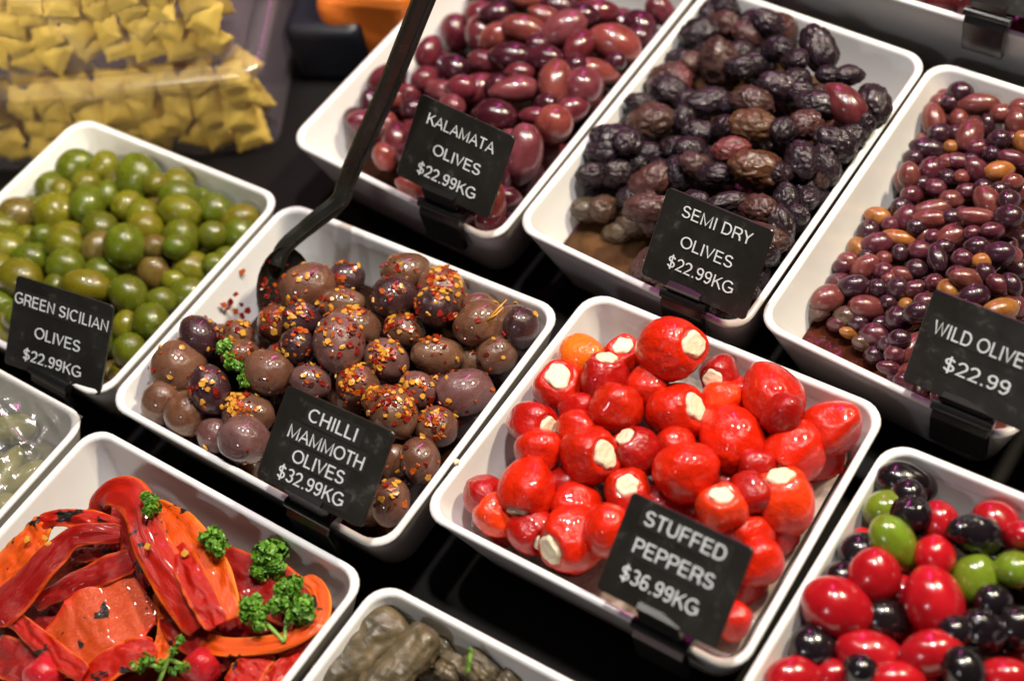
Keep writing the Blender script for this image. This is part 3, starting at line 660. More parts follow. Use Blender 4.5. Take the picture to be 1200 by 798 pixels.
# ---- wild
WILD = L('''1125,115,15,13,0,k;1140,130,23,12,0,r;1085,130,12,11,0,r;1103,135,11,9,0,k;1075,152,21,13,85,r;1115,153,13,11,100,r;1092,172,15,11,0,k;1128,170,23,15,120,r;1167,143,13,11,0,r;1187,153,17,13,80,r;1150,160,15,10,80,k;1165,173,13,11,0,k;1140,185,15,11,0,m;1077,192,21,12,15,k;1105,187,9,8,0,o;1082,215,16,14,150,m;1057,205,12,10,0,k;
1115,203,16,10,10,m;1140,213,21,13,45,m;1167,208,17,11,170,o;1102,223,11,10,0,k;1128,235,14,9,0,m;1158,242,21,14,60,r;1183,193,16,10,20,m;1188,227,14,12,0,k;1143,258,23,10,8,r;1107,247,14,11,0,r;1083,260,24,10,170,r;1057,247,14,11,0,m;1187,245,17,14,0,k;1195,173,14,11,60,o;1162,128,12,11,0,o;1193,131,12,11,0,r;1097,118,11,9,0,k;
1013,278,15,11,20,o;993,292,15,14,90,k;1050,274,16,14,110,m;1083,271,20,10,0,r;1113,286,22,14,160,r;1133,296,13,11,0,m;1180,286,18,14,0,k;1150,281,14,11,0,k;980,311,15,13,60,o;1040,298,19,9,15,o;1012,309,19,13,165,m;1070,308,15,12,0,m;1043,315,11,10,90,k;1092,313,18,11,82,k;1142,318,21,12,10,r;1163,309,13,11,60,k;953,324,17,13,0,o;975,335,13,11,0,r;
997,338,18,13,135,r;1022,324,10,9,0,r;1022,339,13,11,0,m;1047,338,13,9,20,r;1065,329,13,11,20,k;1090,339,12,10,0,m;1115,333,14,12,70,o;1148,334,18,13,160,k;1183,344,22,13,165,o;950,353,17,14,20,m;982,361,18,13,165,k;1013,358,13,11,0,k;1040,354,15,13,0,k;1067,351,16,11,0,m;1100,348,14,9,0,m;1143,349,16,9,0,m;950,380,20,15,160,r;1003,381,22,14,8,r;
1030,371,10,9,0,k;1053,371,10,9,130,o;1070,374,16,12,165,k;1082,363,13,11,0,m;1043,387,16,14,80,k;1067,402,26,16,148,r;1017,409,19,14,10,m;980,413,12,7,15,o;963,406,12,9,0,m;922,383,14,11,130,b;977,396,15,12,0,b;1047,424,14,11,0,m;1037,438,13,8,10,m;1060,446,13,11,10,m;1017,430,13,11,0,k;1073,426,13,11,0,r;1125,262,13,10,30,m;1168,262,14,10,0,m;1045,262,13,10,0,k;
1065,283,12,10,0,k;1030,285,12,10,0,m;1100,300,12,10,0,k;1158,296,11,9,0,o;1030,345,10,9,0,r;1000,325,10,9,0,k;965,340,11,9,0,m;1115,360,12,10,0,k;1165,355,13,10,0,r;1195,315,14,11,60,k;1195,285,12,10,0,r;1180,318,14,11,40,m;1110,265,12,9,0,k;1172,225,12,10,0,k;1130,200,11,9,0,k;1085,235,13,10,20,m;1070,233,12,10,0,k;1060,225,12,9,30,r;1155,190,11,9,0,k;
1110,170,11,9,0,k;1100,205,11,9,0,r;1178,172,11,9,0,m;1190,207,12,10,0,r;1148,228,11,9,0,k;1120,220,11,9,0,r;1140,275,11,9,0,m;1087,290,12,9,0,m;1127,315,12,10,0,m;940,368,12,10,0,k;965,370,11,9,0,r;1000,360,10,9,0,r;1025,395,12,9,0,k;1050,405,12,10,0,k;990,400,12,10,0,k;1000,420,13,10,10,b;1030,415,11,9,0,k;1075,395,11,9,0,m;1155,370,14,11,0,r;1130,355,12,10,0,o''')
pile('F', 'wild', 'wild_olive', 'olive', 'small wild olives in the right tray', WILD,
     {'r': ((.150, .038, .032), 'reddish brown wild olive', 3), 'm': ((.085, .018, .028), 'maroon wild olive', 3), 'k': ((.036, .012, .020), 'purple black wild olive', 3), 'o': ((.30, .115, .025), 'orange brown wild olive', .6), 'b': ((.10, .06, .04), 'oil soaked brown wild olive', .1)}, .0066, 90, ['k', 'm', 'r'], 'the wild olive tray')
# ---- mixed olives
MIX = []
for e in '''1045,557,35,24,15|k|black olive lying in the left back corner of the mixed olive tray
1018,587,25,23,0|g|round green olive at the left wall below the corner black one
1067,598,25,23,0|k2|wrinkled black olive behind the long green one
1043,636,37,25,55|g|long split green olive in the middle, its stone showing
1103,608,26,22,80|r|dark red olive left of the black wrinkled oval, at the back
1170,608,29,27,45|r|red olive in the back wall shade near the right edge
1147,623,38,24,20|k2|large black oval olive with a wrinkled top
1098,648,25,23,70|r|red olive right below the black oval
983,637,26,23,0|k|black olive against the left wall with a white glint
1020,672,32,30,90|r|round red olive right under the long green one
1008,622,12,10,0|r|small bit of red olive behind the long green one
1145,677,32,28,100|g|short upright green olive by the right edge
1190,663,24,21,0|g|green olive cut by the right edge of the photo
965,705,40,33,22|r|big oval red olive lying at the left wall
1092,706,40,33,75|r|largest red olive, standing in the centre
1055,690,22,20,0|r|red olive peeping out behind the largest one
1033,730,29,25,20|k|shiny black olive between the big oval red and the largest red
967,668,24,21,0|k|black olive in shadow above the big oval red one
1147,735,29,26,20|k2|wrinkled black olive right of the largest red one
1187,737,27,24,80|k|black olive at the right edge beside the wrinkled one
945,757,30,26,0|k|black olive low at the left wall
1018,772,41,27,18|r|long red olive lying near the bottom edge
1095,768,36,26,170|r|red olive below the largest one at the bottom
1125,785,28,24,60|k|black olive with bluish glint at the bottom edge
1180,789,30,22,0|r|red olive in the bottom right corner of the photo
922,796,33,24,0|r|red olive at the bottom edge, furthest left
975,798,24,20,0|r|small red olive at the bottom edge, second from left
1047,802,33,22,0|r|red olive cut by the bottom edge below the long one
1197,622,18,16,0|r|red olive half out of the photo beside the black oval
1120,745,20,18,0|k|black olive sunk right below the largest red one
1160,705,22,20,0|k|black olive sunk below the upright green one
1065,575,22,20,0|k|black olive sunk by the back wall
1005,790,20,18,0|k|black olive sunk between red ones at the bottom'''.split('\n'):
    a, c, lab = e.split('|'); f = [float(x) for x in a.split(',')]; x = {'lab': lab, 'c': 'k' if c == 'k2' else c}
    if c == 'k2': x['sh'] = 'mixw'
    MIX.append((*f, x))
SH['mixw'] = olive_shapes('mixed_olive', M['mixed'], 3, 5, .05, .05, 0, 0, .045)
pile('I', 'mixed', 'mixed_olive', 'olive', 'mixed olives in the lower right tray', MIX,
     {'r': ((.40, .008, .014), 'red olive', 2), 'k': ((.010, .007, .009), 'black olive', 2), 'g': ((.150, .215, .016), 'green olive', 1)}, .0125, 9, ['k', 'r'], 'the mixed olive tray', .84)
# ------------------------------------------------------------------ price cards
def arc(cx, cy, rx, ry, a0, a1, n=14):
    return [(cx+rx*math.cos(math.radians(a0+(a1-a0)*k/n)), cy+ry*math.sin(math.radians(a0+(a1-a0)*k/n))) for k in range(n+1)]
SS = arc(.34, .725, .24, .215, 22, 270) + arc(.34, .28, .27, .225, 90, -160)[1:]
B6 = [arc(.29, .30, .21, .245, 0, 360, 22), arc(.32, .50, .24, .44, 185, 48)]
GL = {'A': (.78, [[(.05, 0), (.39, .96), (.73, 0)], [(.17, .33), (.61, .33)]]), 'C': (.82, [arc(.43, .5, .36, .445, 45, 315, 22)]), 'D': (.78, [[(.36, .945), (.11, .945), (.11, .055), (.36, .055)] + arc(.36, .5, .33, .445, -90, 90)]),
      'E': (.70, [[(.62, .945), (.11, .945), (.11, .055), (.64, .055)], [(.11, .52), (.59, .52)]]), 'F': (.65, [[(.61, .945), (.11, .945), (.11, 0)], [(.11, .49), (.55, .49)]]),
      'G': (.88, [arc(.44, .5, .37, .445, 45, 318, 22) + [(.79, .20), (.79, .47), (.47, .47)]]), 'H': (.78, [[(.11, 0), (.11, 1)], [(.67, 0), (.67, 1)], [(.11, .52), (.67, .52)]]), 'I': (.28, [[(.14, 0), (.14, 1)]]),
      'K': (.74, [[(.11, 0), (.11, 1)], [(.66, 1), (.11, .37)], [(.30, .60), (.70, 0)]]), 'L': (.60, [[(.11, 1), (.11, .055), (.57, .055)]]), 'M': (.94, [[(.11, 0), (.11, .97), (.47, .06), (.83, .97), (.83, 0)]]),
      'N': (.78, [[(.11, 0), (.11, .97), (.67, .03), (.67, 1)]]), 'O': (.90, [arc(.45, .5, .38, .445, 0, 360, 28)]), 'P': (.70, [[(.11, 0), (.11, .945), (.38, .945)] + arc(.40, .70, .235, .245, 90, -90) + [(.11, .455)]]),
      'R': (.76, [[(.11, 0), (.11, .945), (.40, .945)] + arc(.42, .71, .235, .235, 90, -90) + [(.11, .475)], [(.44, .475), (.60, .30), (.66, 0)]]), 'S': (.70, [SS]), 'T': (.66, [[(.03, .945), (.63, .945)], [(.33, .945), (.33, 0)]]),
      'U': (.76, [[(.11, 1)] + arc(.38, .33, .27, .275, 180, 360) + [(.65, 1)]]), 'V': (.68, [[(.04, 1), (.34, .04), (.64, 1)]]), 'W': (.96, [[(.04, 1), (.26, .04), (.48, .95), (.70, .04), (.92, 1)]]), 'Y': (.68, [[(.04, 1), (.34, .45), (.34, 0)], [(.64, 1), (.34, .45)]]),
      '2': (.60, [arc(.29, .68, .22, .265, 165, -38) + [(.08, .055), (.54, .055)]]), '3': (.60, [arc(.28, .73, .20, .215, 150, -80) + arc(.28, .285, .225, .23, 80, -155)]), '6': (.60, B6), '9': (.60, [[(.58-x, 1-y) for x, y in p] for p in B6]),
      '.': (.26, [[(.13, 0), (.13, .13)]]), '$': (.66, [[(x*.92, y*.92+.04) for x, y in SS], [(.31, -.10), (.31, 1.10)]]), ' ': (.30, [])}
def text_obj(s, parent, cx, cy, w, cap, z=.0009, mat='text', bold=.0):
    vs, fs, x0, q = [], [], 0., 0; hw = .052
    for ch in s:
        adv, strokes = GL[ch]
        for st in strokes:
            P = [Vector(p) for p in st]; closed = (P[0]-P[-1]).length < 1e-4; m = len(P); b = len(vs); q += 1; zz = .06+.006*(q % 5)
            for i, p in enumerate(P):
                d0 = (P[i]-P[i-1]).normalized() if i else ((P[-1]-P[-2]).normalized() if closed else (P[1]-P[0]).normalized()); d1 = (P[i+1]-P[i]).normalized() if i < m-1 else ((P[1]-P[0]).normalized() if closed else d0)
                nn = Vector((-(d0+d1).y, (d0+d1).x)); nn = nn.normalized() if nn.length > 1e-6 else Vector((-d0.y, d0.x)); k = min(1.8, 1/max(.3, nn.dot(Vector((-d0.y, d0.x)))))
                for sg in (1, -1):
                    e = p+nn*hw*k*sg; e = Vector((e.x, min(1.0, max(0., e.y)) if ch != '$' else e.y))
                    vs += [(x0+e.x, e.y, zz), (x0+e.x, e.y, 0)]
            for i in range(m-1):
                a_ = b+i*4; c_ = a_+4
                fs += [(a_, a_+2, c_+2, c_), (a_, c_, c_+1, a_+1), (a_+2, a_+3, c_+3, c_+2)]
        x0 += adv+.04
    xs = [v[0] for v in vs]; lo, hi = min(xs), max(xs); V = [Vector((cx+((x-lo)/(hi-lo)-.5)*w, cy+(y-.5)*cap, z+h*.003)) for x, y, h in vs]
    me = mesh('lettering', V, fs, False); bm = bmesh.new(); bm.from_mesh(me); bmesh.ops.recalc_face_normals(bm, faces=bm.faces[:]); bm.to_mesh(me); bm.free()
    return link('lettering', me, parent, M[mat])
def rplate(w, h, t, r, n=5):
    pts = []
    for cx, cy, a0 in ((w/2-r, h-r, 0), (-w/2+r, h-r, 90), (-w/2+r, r, 180), (w/2-r, r, 270)):
        for k in range(n+1):
            a = math.radians(a0+90*k/n); pts.append((cx+r*math.cos(a), cy+r*math.sin(a)))
    b = .0003; rings = []
    for ins, z in ((b, -t/2), (0, -t/2+b), (0, t/2-b), (b, t/2)):
        rings.append([Vector((x*(1-2*ins/w), (y-h/2)*(1-2*ins/h)+h/2, z)) for x, y in pts])
    vs = [v for r_ in rings for v in r_]; m = len(pts); fs = []
    for i in range(3):
        for k in range(m): fs.append((i*m+k, i*m+(k+1) % m, (i+1)*m+(k+1) % m, (i+1)*m+k))
    fs += [tuple(reversed(range(m))), tuple(range(3*m, 4*m))]
    return mesh('card', vs, fs, False)
def price_card(pose, rim_y, rim_z, lines, label, tapes=(), clip_u=0., clip_w=.025):
    x, y, z, rx, ry, rz, w, h = pose
    root = empty('price_sign', (x, y, z)); tag(root, label, 'price sign', 'black price cards clipped on the trays')
    c = link('card', rplate(w, h, .0016, .0022), root, M['card']); c.rotation_euler = (rx, ry, rz)
    for s, u, v, wu, cap in lines:
        text_obj(s, c, (u-.5)*w, v*h, wu*w, cap*h, .00095, bold=.012)
    for u0, u1, v0, v1 in tapes:
        bm = bmesh.new(); box_bm(bm, ((u0+u1)/2*w-w/2, (v0+v1)/2*h, .00086), ((u1-u0)*w, (v1-v0)*h, .0002)); link('label_tape', bm_mesh('label_tape', bm, False), c, M['tape'])
    # clip: hanging front plate, rolled bar, and two jaws that hold the card
    zr = rim_z - z; yr = rim_y - y; bm = bmesh.new(); cw = clip_w
    prof = [(-.0060, -.0150), (-.0030, -.0155), (-.0030, .0022), (.0035, .0026), (.0060, .0040), (.0045, .0072), (.0000, .0085), (-.0045, .0072), (-.0068, .0035)]
    rows = []
    for sx in (-cw/2, -cw/2+.0006, cw/2-.0006, cw/2):
        k = .93 if abs(abs(sx)-cw/2) < 1e-9 else 1.
        rows.append([bm.verts.new((clip_u+sx, yr+py*k, zr+.001+pz*k)) for py, pz in prof])
    m = len(prof)
    for i in range(3):
        for k in range(m): bm.faces.new((rows[i][k], rows[i][(k+1) % m], rows[i+1][(k+1) % m], rows[i+1][k]))
    bm.faces.new(rows[0][::-1]); bm.faces.new(rows[3])
    # neck up to the card
    box_bm(bm, (clip_u, yr*.5-.0002, (zr+.001)/2+.001), (cw*.8, .0032, abs(zr)+.003))
    bmesh.ops.recalc_face_normals(bm, faces=bm.faces[:])
    cl = link('clip', bm_mesh('clip', bm, False), root, M['clip'])
    V, F = tube([(clip_u-cw/2-.001, yr-.0025, zr+.0085), (clip_u+cw/2+.001, yr-.0025, zr+.0085)], .0026, 14)
    link('hinge_bar', mesh('hinge_bar', V, F), cl, M['clip']).data.polygons.foreach_set('use_smooth', [False]*len(F))
    return root
price_card((.1399, -.1516, .0189, .5948, .0011, .0394, .0598, .0442), -.150, 0, [('CHILLI', .486, .818, .44, .135), ('MAMMOTH', .494, .587, .69, .135), ('OLIVES', .49, .372, .48, .135), ('$32.99KG', .482, .165, .61, .14)],
    'black card reading chilli mammoth olives $32.99kg', ((.24, .76, .71, .92), (.12, .86, .49, .69), (.22, .76, .28, .47), (.14, .84, .06, .26)), -.002)
price_card((.3034, -.1264, .0216, .5793, -.139, -.0574, .0593, .0426), -.1245, 0, [('STUFFED', .50, .833, .66, .145), ('PEPPERS', .494, .549, .66, .145), ('$36.99KG', .467, .263, .64, .15)],
    'black card reading stuffed peppers $36.99kg', ((.13, .87, .73, .94), (.13, .87, .44, .65)), .002)
price_card((.2303, .0282, .0121, .8092, -.0686, -.088, .0596, .0439), .0295, 0, [('SEMI DRY', .524, .825, .65, .13), ('OLIVES', .51, .515, .49, .13), ('$22.99KG', .52, .264, .62, .135)],
    'black card reading semi dry olives $22.99kg, a red pepper below it', (), -.004, .022)
price_card((-.0359, -.1519, -.0015, .7706, .0328, .1601, .060, .0463), -.150, -.0085, [('GREEN SICILIAN', .50, .765, .96, .125), ('OLIVES', .506, .453, .47, .125), ('$22.99KG', .489, .182, .60, .125)],
    'black card reading green sicilian olives $22.99kg', ((.005, .995, .67, .86),), 0)
price_card((.0876, .0242, .017, .8173, .0452, -.0459, .0597, .0438), .0245, 0, [('KALAMATA', .503, .777, .71, .13), ('OLIVES', .54, .477, .50, .13), ('$22.99KG', .507, .202, .62, .135)],
    'black card reading kalamata olives $22.99kg', (), -.001)
price_card((.3646, .0284, .0125, .7923, -.12, -.10, .0593, .0430), .029, 0, [('WILD OLIVES', .50, .643, .80, .145), ('$22.99', .527, .337, .52, .145)],
    'black scuffed card reading wild olives $22.99, cut by the right edge', ((.05, .95, .55, .75), (.24, .8, .24, .44)), .001, .026)
price_card((.300, .2400, .0330, .80, 0, 0, .060, .044), .2415, .02, [('99KG', .66, .13, .34, .13)],
    'black price card at the top edge, only its foot and clip visible', (), -.019, .022)
# ------------------------------------------------------------------ serving spoon
sp = empty('serving_spoon', at(330, 345, -.01)); tag(sp, 'long black serving spoon standing in the chilli olive tray', 'spoon')
o0 = sp.location
hp = [at(324, 312, .010), at(335, 289, .015), at(366, 262, .018), at(398, 236, .024), at(407, 212, .031), at(428, 165, .050), at(458, 98, .076), at(503, -14, .118)]
cl = catmull(hp, 46); vs, fs = [], []; prof = []
for i, p in enumerate(cl):
    t = (cl[min(i+1, 45)]-cl[max(i-1, 0)]).normalized(); v = (CAMP-p).normalized()
    nrm = (v*.85+RIGHT*.45+Vector((0, 0, .2))); nrm = (nrm-t*nrm.dot(t)).normalized(); sd = t.cross(nrm)
    f = i/45; w = .0041+.0017*f if f > .25 else .0043
    cs = [(-1, -.25), (-.95, .15), (-.55, .22), (.25, .22), (.38, .36), (.52, .22), (.92, .12), (1, -.25), (.4, -.45), (-.4, -.45)]
    vs += [p + sd*(a*w) + nrm*(b*w) - o0 for a, b in cs]
n = 10
for i in range(45):
    for k in range(n): fs.append((i*n+k, i*n+(k+1) % n, (i+1)*n+(k+1) % n, (i+1)*n+k))
fs += [tuple(range(n)), tuple(reversed(range(45*n, 46*n)))]
me = mesh('handle', vs, fs, False); bm = bmesh.new(); bm.from_mesh(me); bmesh.ops.recalc_face_normals(bm, faces=bm.faces[:]); bm.to_mesh(me); bm.free()
link('handle', me, sp, M['utensil'])
bc = at(335, 340, .004); ax = (at(331, 292, .014)-at(322, 392, -.006)).normalized()
nb = (RIGHT*.75+BACK*.55+Vector((0, 0, .35))); nb = (nb-ax*nb.dot(ax)).normalized(); sb = ax.cross(nb); vs, fs = [], []; N, Mm = 10, 28
for side in (0, 1):
    for i in range(N+1):
        r = i/N
        for k in range(Mm):
            w = 2*math.pi*k/Mm; dz = -.011*(1-r*r)**.8 - (.0016 if side else 0)
            vs.append(bc + ax*math.cos(w)*r*.022 + sb*math.sin(w)*r*.016 + nb*dz - o0)
for s in (0, 1):
    b = s*(N+1)*Mm
    for i in range(N):
        for k in range(Mm):
            q = (b+i*Mm+k, b+i*Mm+(k+1) % Mm, b+(i+1)*Mm+(k+1) % Mm, b+(i+1)*Mm+k); fs.append(q if s else q[::-1])
for k in range(Mm): fs.append((N*Mm+k, N*Mm+(k+1) % Mm, (2*N+1)*Mm+(k+1) % Mm, (2*N+1)*Mm+k))
bowl = link('bowl', mesh('bowl', vs, fs), sp, M['utensil'])
vs, fs, ms = [], [], []
for k in range(60):
    r = math.sqrt(random.random())*.85; w = random.uniform(0, 6.28)
    P = bc + ax*math.cos(w)*r*.022 + sb*math.sin(w)*r*.016 + nb*(-.011*(1-r*r)**.8+.0004) - o0
    flake_geo(P, nb+Vector([random.gauss(0, .3) for _ in range(3)]), random.uniform(.0009, .0017), vs, fs, ms, random.choices((0, 1, 2, 3), (10, 25, 45, 20))[0])
f = mk_flakes('chilli_flakes', vs, fs, ms, sp); f['kind'] = 'stuff'
# dried herb stalk
hs = empty('herb_stalk', at(583, 366, .018)); tag(hs, 'dry straw coloured herb stalk lying over the olives at the right of the chilli tray', 'herb stalk'); o0 = hs.location
for a, b in (((570, 378), (594, 351)), ((573, 379), (590, 360)), ((570, 377), (583, 368))):
    V, F = tube([at(*a, .016)-o0, at((a[0]+b[0])/2, (a[1]+b[1])/2-1, .019)-o0, at(*b, .020)-o0], [.0006, .0005, .0003], 6); link('stalk', mesh('stalk', V, F), hs, M['seed'])
# ------------------------------------------------------------------ curly parsley
def clump(P, r, n, vs, fs, out=None):
    out = (out or (BACK*.7+Vector((0, 0, 1)))).normalized(); subs = []
    for k in range(max(4, int(n/26))):
        d = (Vector([random.gauss(0, 1) for _ in range(3)]).normalized()+out*.7).normalized(); subs.append((P+d*r*.58, r*random.uniform(.38, .55)))
    for k in range(n):
        c, rr = random.choice(subs); d = (Vector([random.gauss(0, 1) for _ in range(3)]).normalized()+out*.35).normalized(); q = c+d*rr*random.uniform(.7, 1.05)
        nn = (d+Vector([random.gauss(0, .5) for _ in range(3)])).normalized(); t = nn.orthogonal().normalized(); t.rotate(Matrix.Rotation(random.uniform(0, 6.28), 3, nn)); b = nn.cross(t)
        s = r*random.uniform(.13, .22); o_ = len(vs); cu = random.uniform(.3, .9)*s
        for a_, b_, h in ((-1, -.6, cu), (0, -.7, 0), (1, -.5, cu), (-1.1, .4, cu*.6), (0, .3, -cu*.4), (1, .5, cu*.7), (-.6, 1.1, -cu*.5), (.1, .95, cu*.6), (.7, 1.1, -cu*.4)):
            vs.append(q+t*a_*s+b*b_*s+nn*h)
        for i, j in ((0, 0), (1, 0), (0, 1), (1, 1)):
            x = o_+j*3+i; fs.append((x, x+1, x+4, x+3))
def parsley(name_label, heads, stems, z):
    c = at(*heads[0][:2], z); root = empty('parsley_sprig', c); tag(root, name_label, 'parsley', 'parsley sprigs')
    for px, py, rp, n in heads:
        P = at(px, py, z); r = rp*depth(P)/FPX; vs, fs = [], []; clump(P-c, r, n, vs, fs); link('leaf_head', mesh('leaf_head', vs, fs, True), root, M['leaf'])
    for st in stems:
        V, F = tube(catmull([at(x, y, zz)-c for x, y, zz in st], 8), [.0010]*8, 7); link('stem', mesh('stem', V, F), root, M['stem'])
parsley('small bright curly parsley sprig lying on the chilli olives', [(267, 411, 13, 150), (273, 425, 12, 120), (286, 433, 12, 150), (290, 447, 11, 110)], [((268, 405, .008), (278, 425, .009), (291, 450, .008))], .010)
parsley('dark parsley tuft behind the folded red strip, topmost in the roasted pepper tray', [(175, 585, 12, 170), (180, 600, 12, 150)], [((178, 606, .008), (182, 612, .006))], .014)
parsley('dark round parsley tuft by the back wall, middle one of the roasted pepper tray', [(250, 630, 15, 220), (257, 644, 13, 160)], [((254, 650, .000), (262, 660, -.006))], .006)
parsley('large round parsley tuft, nearest the back wall beside the two stemmed leaves', [(316, 650, 22, 330), (306, 668, 14, 150), (330, 664, 15, 160)], [((318, 655, -.006), (316, 678, -.010))], -.006)
parsley('bright parsley sprig with two pale stems meeting, right side of the roasted pepper tray', [(340, 692, 19, 250), (350, 718, 19, 230), (330, 708, 16, 150), (358, 706, 13, 110), (297, 712, 18, 220), (304, 730, 14, 120), (312, 716, 11, 80)], [((333, 752, -.004), (320, 738, -.003), (303, 722, -.002)), ((333, 752, -.004), (335, 735, -.003), (338, 708, -.002))], .000)
parsley('thin open parsley sprig at the bottom edge of the roasted pepper tray', [(212, 752, 9, 60), (203, 763, 8, 50), (172, 776, 12, 90), (160, 781, 9, 60), (190, 780, 9, 60), (216, 780, 9, 70), (205, 786, 8, 50)],
        [((186, 800, -.002), (196, 775, .000), (206, 758, .002), (212, 748, .002)), ((193, 783, .0), (175, 778, .001)), ((198, 772, .0), (214, 779, .0))], .004)
# ------------------------------------------------------------------ roasted pepper strips
def strip(path, label, mat, curl=.25, twist=0., rough=.0011, name='pepper_strip', face=None):
    P = [at(x, y, z) for x, y, z, w in path]; Wd = [w for *_, w in path]; n = 44
    cl = catmull(P, n); ws = catmull([Vector((w, 0, 0)) for w in Wd], n); c0 = sum(cl, Vector())/n; vs, fs, uv = [], [], []; m = 14; s = Vector((random.uniform(0, 90), random.uniform(0, 90), 0))
    L_ = sum((cl[i+1]-cl[i]).length for i in range(n-1)); pos = 0
    for i, p in enumerate(cl):
        if i: pos += (cl[i]-cl[i-1]).length
        t = (cl[min(i+1, n-1)]-cl[max(i-1, 0)]).normalized(); nr = Vector(face) if face else (BACK*.55+Vector((0, 0, 1)))
        nr = (nr-t*nr.dot(t)).normalized(); nr.rotate(Matrix.Rotation(twist*(i/(n-1)-.5), 3, t)); sd = t.cross(nr); w = ws[i].x*depth(p)/FPX*.5*(1+.10*noise.noise(Vector((i*.13, 0, 0))+s))
        taper = min(1, (i+2)/4, (n-i+1)/4)**.4
        for k in range(m):
            x = -1+2*k/(m-1); hgt = .62*curl*w*(1-x*x) + rough*noise.noise(Vector((x*1.6, i*.12, 0))+s)*1.6 + rough*.6*noise.noise(Vector((x*4, i*.3, 3))+s)
            vs.append(p + sd*x*w*taper + nr*hgt - c0); uv.append(((x+1)/2, pos/.03))
    for i in range(n-1):
        for k in range(m-1): fs.append((i*m+k, i*m+k+1, (i+1)*m+k+1, (i+1)*m+k))
    me = mesh(name, vs, fs); ul = me.uv_layers.new(name='UVMap')
    for lp in me.loops: ul.data[lp.index].uv = uv[lp.vertex_index]
    o = link(name, me, None, M[mat]); o.location = c0; md = o.modifiers.new('thickness', 'SOLIDIFY'); md.thickness = .0013; md.offset = -1; ms = o.modifiers.new('soft', 'SUBSURF'); ms.levels = ms.render_levels = 1
    tag(o, label, 'pepper strip', 'roasted pepper strips'); return o
G = strip
G([(122, 606, -.006, 20), (116, 590, .000, 30), (128, 577, .006, 36), (150, 578, .009, 44), (166, 600, .009, 44), (178, 640, .006, 46), (200, 675, .003, 52), (222, 706, .000, 56), (238, 735, -.003, 56)], 'broad red strip folded over at the top, black char spots on its side', 'strip_red', .35, .3)
G([(180, 592, -.002, 22), (200, 610, .001, 40), (226, 640, .003, 48), (248, 680, .003, 52), (262, 728, .0, 44)], 'orange edged strip lying right of the folded one, inner side up', 'strip_orange', -.18, -.1)
G([(206, 640, .004, 30), (222, 670, .006, 34), (240, 705, .005, 34), (256, 733, .003, 30)], 'bright red tongue of pepper lying on the orange edged strip', 'strip_red', .2)
G([(-8, 680, -.008, 44), (20, 652, -.003, 42), (42, 625, .001, 34), (52, 608, .003, 26)], 'orange red strip leaning up at the left rim, two yellow seeds on it', 'strip_orange', .15, .3)
G([(44, 612, .002, 20), (72, 606, .004, 22), (105, 608, .004, 22), (140, 618, .002, 24)], 'narrow red strip bridging from the left strip to the fold', 'strip_red', .5)
G([(-10, 722, -.004, 56), (25, 690, -.001, 46), (62, 650, .003, 36), (92, 627, .005, 28), (142, 625, .003, 26)], 'long dark red strip with a charred patch, running to the lower left', 'strip_dark', .4, .2)
G([(84, 652, -.008, 18), (112, 648, -.006, 18), (145, 634, -.005, 18)], 'short red strip under the bridge, in the dark gap', 'strip_red', .5)
G([(40, 708, -.010, 20), (75, 690, -.006, 30), (115, 672, -.004, 34), (155, 655, -.004, 34)], 'smooth deep red strip above the big flat slab', 'strip_dark', .4)
G([(172, 694, -.012, 70), (132, 718, -.009, 104), (98, 744, -.009, 100), (58, 768, -.012, 66)], 'big flat slab of pepper, pinkish orange inner side up', 'strip_flesh', .06, 0, .0012)
G([(14, 722, -.008, 18), (40, 745, -.006, 26), (70, 770, -.006, 28), (100, 790, -.007, 26)], 'red skin edge strip along the lower left of the flat slab', 'strip_red', .3)
G([(96, 806, -.012, 36), (125, 780, -.010, 40), (155, 765, -.010, 38), (182, 757, -.013, 30)], 'red strip with a char spot at the bottom, right of the slab', 'strip_red', .3)
G([(186, 692, -.014, 20), (196, 720, -.013, 26), (194, 750, -.013, 26), (180, 775, -.015, 20)], 'narrow brownish orange strip standing in the oil by the slab', 'strip_orange', .3)
G([(252, 650, -.012, 30), (282, 668, -.009, 50), (318, 690, -.009, 66), (352, 712, -.010, 60)], 'dark red flat piece beneath the parsley at the right', 'strip_dark', .15)
G([(226, 748, -.010, 22), (262, 757, -.006, 26), (310, 756, -.005, 24), (352, 743, -.005, 22), (376, 720, -.006, 22), (372, 690, -.008, 22), (356, 676, -.009, 16)], 'curved orange rimmed strip hooked round the two stemmed parsley', 'strip_orange', .3, .2)
G([(308, 762, -.012, 40), (296, 778, -.009, 42), (278, 806, -.009, 46)], 'short bright red strip pointing to the bottom edge', 'strip_red', .4)
G([(368, 752, -.014, 18), (340, 775, -.012, 24), (312, 806, -.012, 26)], 'thin red strip along the right wall at the bottom', 'strip_red', .4)
G([(188, 715, -.014, 30), (212, 735, -.010, 44), (248, 760, -.010, 40), (272, 775, -.013, 30)], 'deep red strip under the orange rimmed hook', 'strip_dark', .35)
G([(-10, 765, -.014, 50), (20, 775, -.012, 50), (50, 800, -.012, 50)], 'brownish red strip in the bottom left corner', 'strip_dark', .2)
G([(-10, 700, -.018, 40), (40, 720, -.017, 50), (90, 720, -.017, 50)], 'sunken red strip under the long dark one', 'strip_dark', .2)
G([(205, 655, -.016, 60), (240, 700, -.016, 60), (290, 735, -.016, 60), (340, 745, -.017, 40)], 'sunken red piece under the orange edged strips', 'strip_dark', .1)
G([(110, 590, -.016, 60), (140, 630, -.016, 60), (170, 690, -.016, 50)], 'sunken dark piece beneath the folded strip', 'strip_dark', .1)
